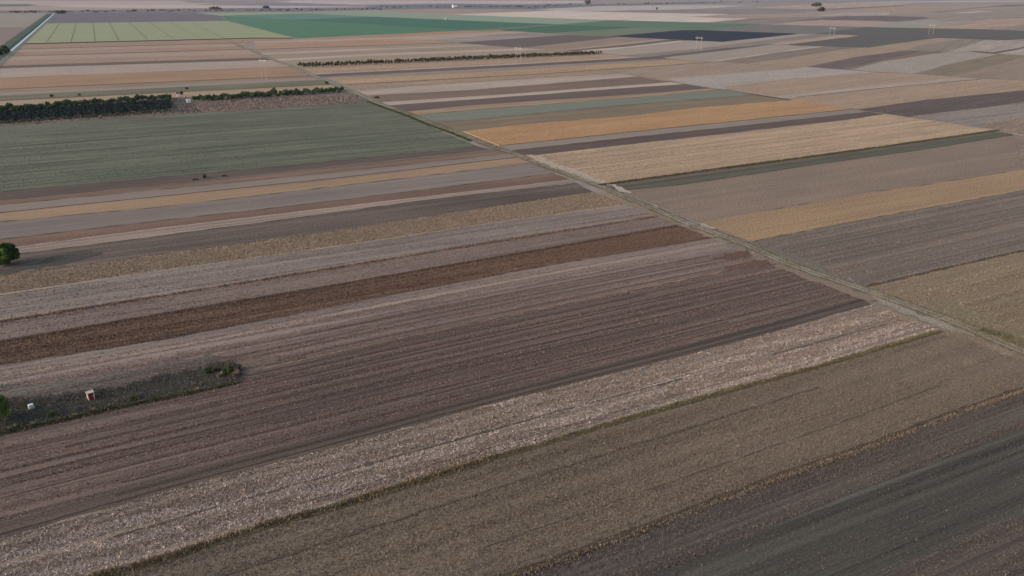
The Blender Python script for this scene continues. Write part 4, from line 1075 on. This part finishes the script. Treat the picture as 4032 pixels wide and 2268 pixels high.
# leaning posts
def posts(name, x, y, segs, label, cat):
    r = empty(name, at(x, y, .2), face(x, y)); tag(r, label, cat)
    for a, b, w in segs:
        V, Fc = [], []; tube(V, Fc, a, b, w, w * .8, 6)
        mesh_obj('post', V, Fc, wood, r)
    return r
posts('leaning_posts', 146, 1672, [((-.55, 0, -.2), (.12, 0, 1.35), .06), ((.3, 0, -.2), (.12, .1, 1.35), .05)], 'two grey wooden posts leaning together on the plot edge', 'posts')
def pole(x, y, h, lean, label):
    V, Fc = [], []; tube(V, Fc, (0, 0, -.2), (lean, 0, h), .06, .045, 6)
    o = mesh_obj('wooden_post', V, Fc, wood); o.location = at(x, y, .2); o.rotation_euler = (0, 0, face(x, y))
    tag(o, label, 'post')
pole(549, 1582, 1.3, -.1, 'short pale post beside the yellow-green shrub')
pole(901, 1482, 1.4, -.1, 'pale post in front of the bushy green shrub')
pole(909, 1510, 1.3, -.12, 'pale post on the lower plot edge below the bushy shrub')
pole(88, 1692, 1.3, 0, 'thin pale post left of the leaning posts')
for i, (x, y, w) in enumerate(((8, 1656, .3), (16, 1658, .2), (24, 1654, .28))):
    V, Fc = [], []; box(V, Fc, -w / 2, w / 2, -.12, .12, 0, .16)
    o = mesh_obj('white_stone', V, Fc, white); o.location = at(x, y, .2); o.rotation_euler = (0, 0, i * .7)
    m = o.modifiers.new('bevel', 'BEVEL'); m.width = .05; m.segments = 2
    tag(o, ('leftmost', 'middle', 'rightmost')[i] + ' of three white stones under the tall garden tree', 'stone')

# two white huts by the orchard
def hut(x, y, w, d, h, rz, label):
    r = empty('white_hut', at(x, y, .15), face(x, y) + rz); tag(r, label, 'hut')
    boxes('wall', [(-w / 2, w / 2, -d / 2, d / 2, .25, h)], white2, r, .05)
    boxes('roof', [(-w / 2 - .15, w / 2 + .15, -d / 2 - .15, d / 2 + .15, h + .002, h + .16)], white2, r, .03)
    f = boxes('door', [(-.45, .35, -d / 2 - .04, -d / 2 - .002, .3, 2.1)], white, r)
    boxes('handle', [(.2, .28, -d / 2 - .08, -d / 2 - .042, 1.1, 1.2)], greyp, f)
    boxes('window', [(w * .25, w * .25 + .5, -d / 2 - .03, -d / 2 - .002, 1.4, 1.8)], greyp, r)
    boxes('skid', [(-w / 2, w / 2, -d / 2, -d / 2 + .2, 0, .248), (-w / 2, w / 2, d / 2 - .2, d / 2, 0, .248)], conc, r)
hut(744, 406, 3.3, 2.4, 3.0, .12, 'larger white hut at the right end of the dark orchard')
hut(703, 382.5, 2.4, 1.8, 1.9, .1, 'smaller white hut behind the orchard, in the gap of the hedge')
plant('bush', at(700, 372, .1), (1.4, 1.0, 1.0), 1.2, 10, 500, .25, [(150, 96, 80), (176, 112, 92)], 61, 'reddish bush just behind the smaller white hut', 'bush', blob=.5)

# far white tank on a narrow stem and far white barn
t2 = empty('water_tower', at(1754, 78.5, 0), 0); tag(t2, 'tiny white water tower with a narrow stem on the edge of the far green field', 'water tower')
def revolve(name, prof, mat, parent, n=16):
    V = []; Fc = []
    for r, z in prof:
        for i in range(n): V.append((r * math.cos(6.28318 * i / n), r * math.sin(6.28318 * i / n), z))
    for j in range(len(prof) - 1):
        for i in range(n): Fc.append([j * n + i, j * n + (i + 1) % n, (j + 1) * n + (i + 1) % n, (j + 1) * n + i])
    Fc.append([i for i in range(n)][::-1]); Fc.append([(len(prof) - 1) * n + i for i in range(n)])
    return mesh_obj(name, V, Fc, mat, parent)
revolve('stem', [(1.1, -1), (1.0, 3.0)], white2, t2)
revolve('tank', [(1.0, 3.002), (2.6, 4.4), (2.9, 5.6), (2.7, 6.4), (.4, 6.8)], white2, t2)
bn = empty('barn', at(1793, 31, 0), .5); tag(bn, 'bright white barn standing in the far grey scrub', 'barn')
boxes('wall', [(-9, 9, -6, 6, 0, 7)], conc, bn)
V = [(-9.5, -6.6, 7.002), (9.5, -6.6, 7.002), (9.5, 6.6, 7.002), (-9.5, 6.6, 7.002), (-9.5, 0, 11.5), (9.5, 0, 11.5)]
mesh_obj('roof', V, [[0, 1, 5, 4], [2, 3, 4, 5], [0, 4, 3], [1, 2, 5], [3, 2, 1, 0]], white2, bn)
boxes('door', [(-2, 2, -6.1, -6.002, 0, 4.5)], greyp, bn)
revolve('silo', [(4.5, 0), (4.5, 15), (.5, 18)], white2, bn).location = (-12, 6, 0)

# ---- power line of H-frame pylons
def make_pylon(label, loc, rz, S_=8.0, H=23.5):
    r = empty('power_pylon', loc, rz); tag(r, label, 'pylon', 'pylons of the power line crossing the fields')
    for s in (-1, 1):
        V, Fc = [], []
        tube(V, Fc, (s * (S_ / 2 + .6), 0, -1), (s * S_ / 2, 0, H - 2.4), .27, .2, 8)
        mesh_obj('pole', V, Fc, metal, r)
        V, Fc = [], []
        tube(V, Fc, (s * S_ / 2, 0, H - 2.4), (s * (S_ / 2 - 1.0), 0, H), .13, .08, 6)
        tube(V, Fc, (s * S_ / 2, 0, H - 2.4), (s * (S_ / 2 + 1.1), 0, H - .3), .12, .07, 6)
        mesh_obj('peak', V, Fc, metal, r)
    V, Fc = [], []
    L_ = S_ / 2 + 3.0
    box(V, Fc, -L_, L_, -.22, .22, H - 3.5, H - 2.95)
    tube(V, Fc, (-L_, 0, H - 3.3), (-S_ / 2, 0, H - 4.4), .07, .07, 5); tube(V, Fc, (L_, 0, H - 3.3), (S_ / 2, 0, H - 4.4), .07, .07, 5)
    mesh_obj('crossarm', V, Fc, metal, r)
    for u in (-L_ + .2, 0, L_ - .2):
        V, Fc = [], []
        for j in range(5): tube(V, Fc, (u, 0, H - 3.32 - j * .28), (u, 0, H - 3.5 - j * .28), .13, .13, 8)
        mesh_obj('insulator', V, Fc, greyp, r)
    return r
PY = [(1042, 312, 'nearest and leftmost H-shaped power pylon, beside the orange strip'), (2040, 250.5, 'H-shaped power pylon rising beside the long planted tree line'),
      (2749, 200, 'H-shaped power pylon standing out against the black field'), (3272, 152.5, 'H-shaped power pylon between the black field and the charcoal field'), (3664, 137.5, 'farthest and faintest H-shaped power pylon, in the charcoal field')]
for x, y, lb in PY:
    make_pylon(lb, at(x, y, 0), math.radians(-40 if x > 1500 else -38))

# ================================================================== LIGHT, AIR, CAMERA
sc = bpy.context.scene
w = bpy.data.worlds.new('World'); sc.world = w; w.use_nodes = True
nt = w.node_tree
bg = nt.nodes['Background']
sky = nt.nodes.new('ShaderNodeTexSky'); sky.sky_type = 'NISHITA'; sky.sun_disc = False
SUN_EL, SUN_AZ = math.radians(24), math.radians(-108)   # azimuth from +Y towards +X
sky.sun_elevation = SUN_EL; sky.sun_rotation = SUN_AZ
sky.dust_density = 3.0; sky.air_density = 1.0; sky.ozone_density = 1.0
nt.links.new(sky.outputs[0], bg.inputs['Color']); bg.inputs['Strength'].default_value = .15
sd = bpy.data.lights.new('sun', 'SUN'); sd.energy = 1.3; sd.angle = math.radians(14); sd.color = (1, .93, .85)
so = bpy.data.objects.new('sun', sd); C.objects.link(so)
sdir = Vector((math.sin(SUN_AZ) * math.cos(SUN_EL), math.cos(SUN_AZ) * math.cos(SUN_EL), math.sin(SUN_EL)))
so.rotation_euler = sdir.to_track_quat('Z', 'Y').to_euler()
HAZE = 1.5e-5
if HAZE:
    V, Fc = [], []
    box(V, Fc, -R - 20, R + 20, -3020, R + 20, -1.5, CAM_H + 3)
    hm = bpy.data.materials.new('haze'); hm.use_nodes = True
    hn = hm.node_tree; hn.nodes.clear()
    ho = hn.nodes.new('ShaderNodeOutputMaterial'); hp = hn.nodes.new('ShaderNodeVolumePrincipled')
    hp.inputs['Color'].default_value = (.78, .84, 1, 1); hp.inputs['Density'].default_value = HAZE
    hn.links.new(hp.outputs[0], ho.inputs['Volume'])
    hz = mesh_obj('haze', V, Fc, hm); tag(hz, 'thin lilac evening haze over the whole plain', 'haze', None, 'stuff')
cam = bpy.data.cameras.new('camera'); co = bpy.data.objects.new('camera', cam); C.objects.link(co)
cam.sensor_width = 36; cam.lens = 36 * F / 4032; cam.clip_end = 60000; cam.clip_start = .5
co.location = (0, 0, CAM_H); co.rotation_euler = (math.pi / 2 - PITCH, 0, 0)
sc.camera = co
sc.view_settings.view_transform = 'Standard'; sc.view_settings.look = 'None'; sc.view_settings.gamma = 1
sc.view_settings.use_curve_mapping = False
sc.view_settings.exposure = 0.36
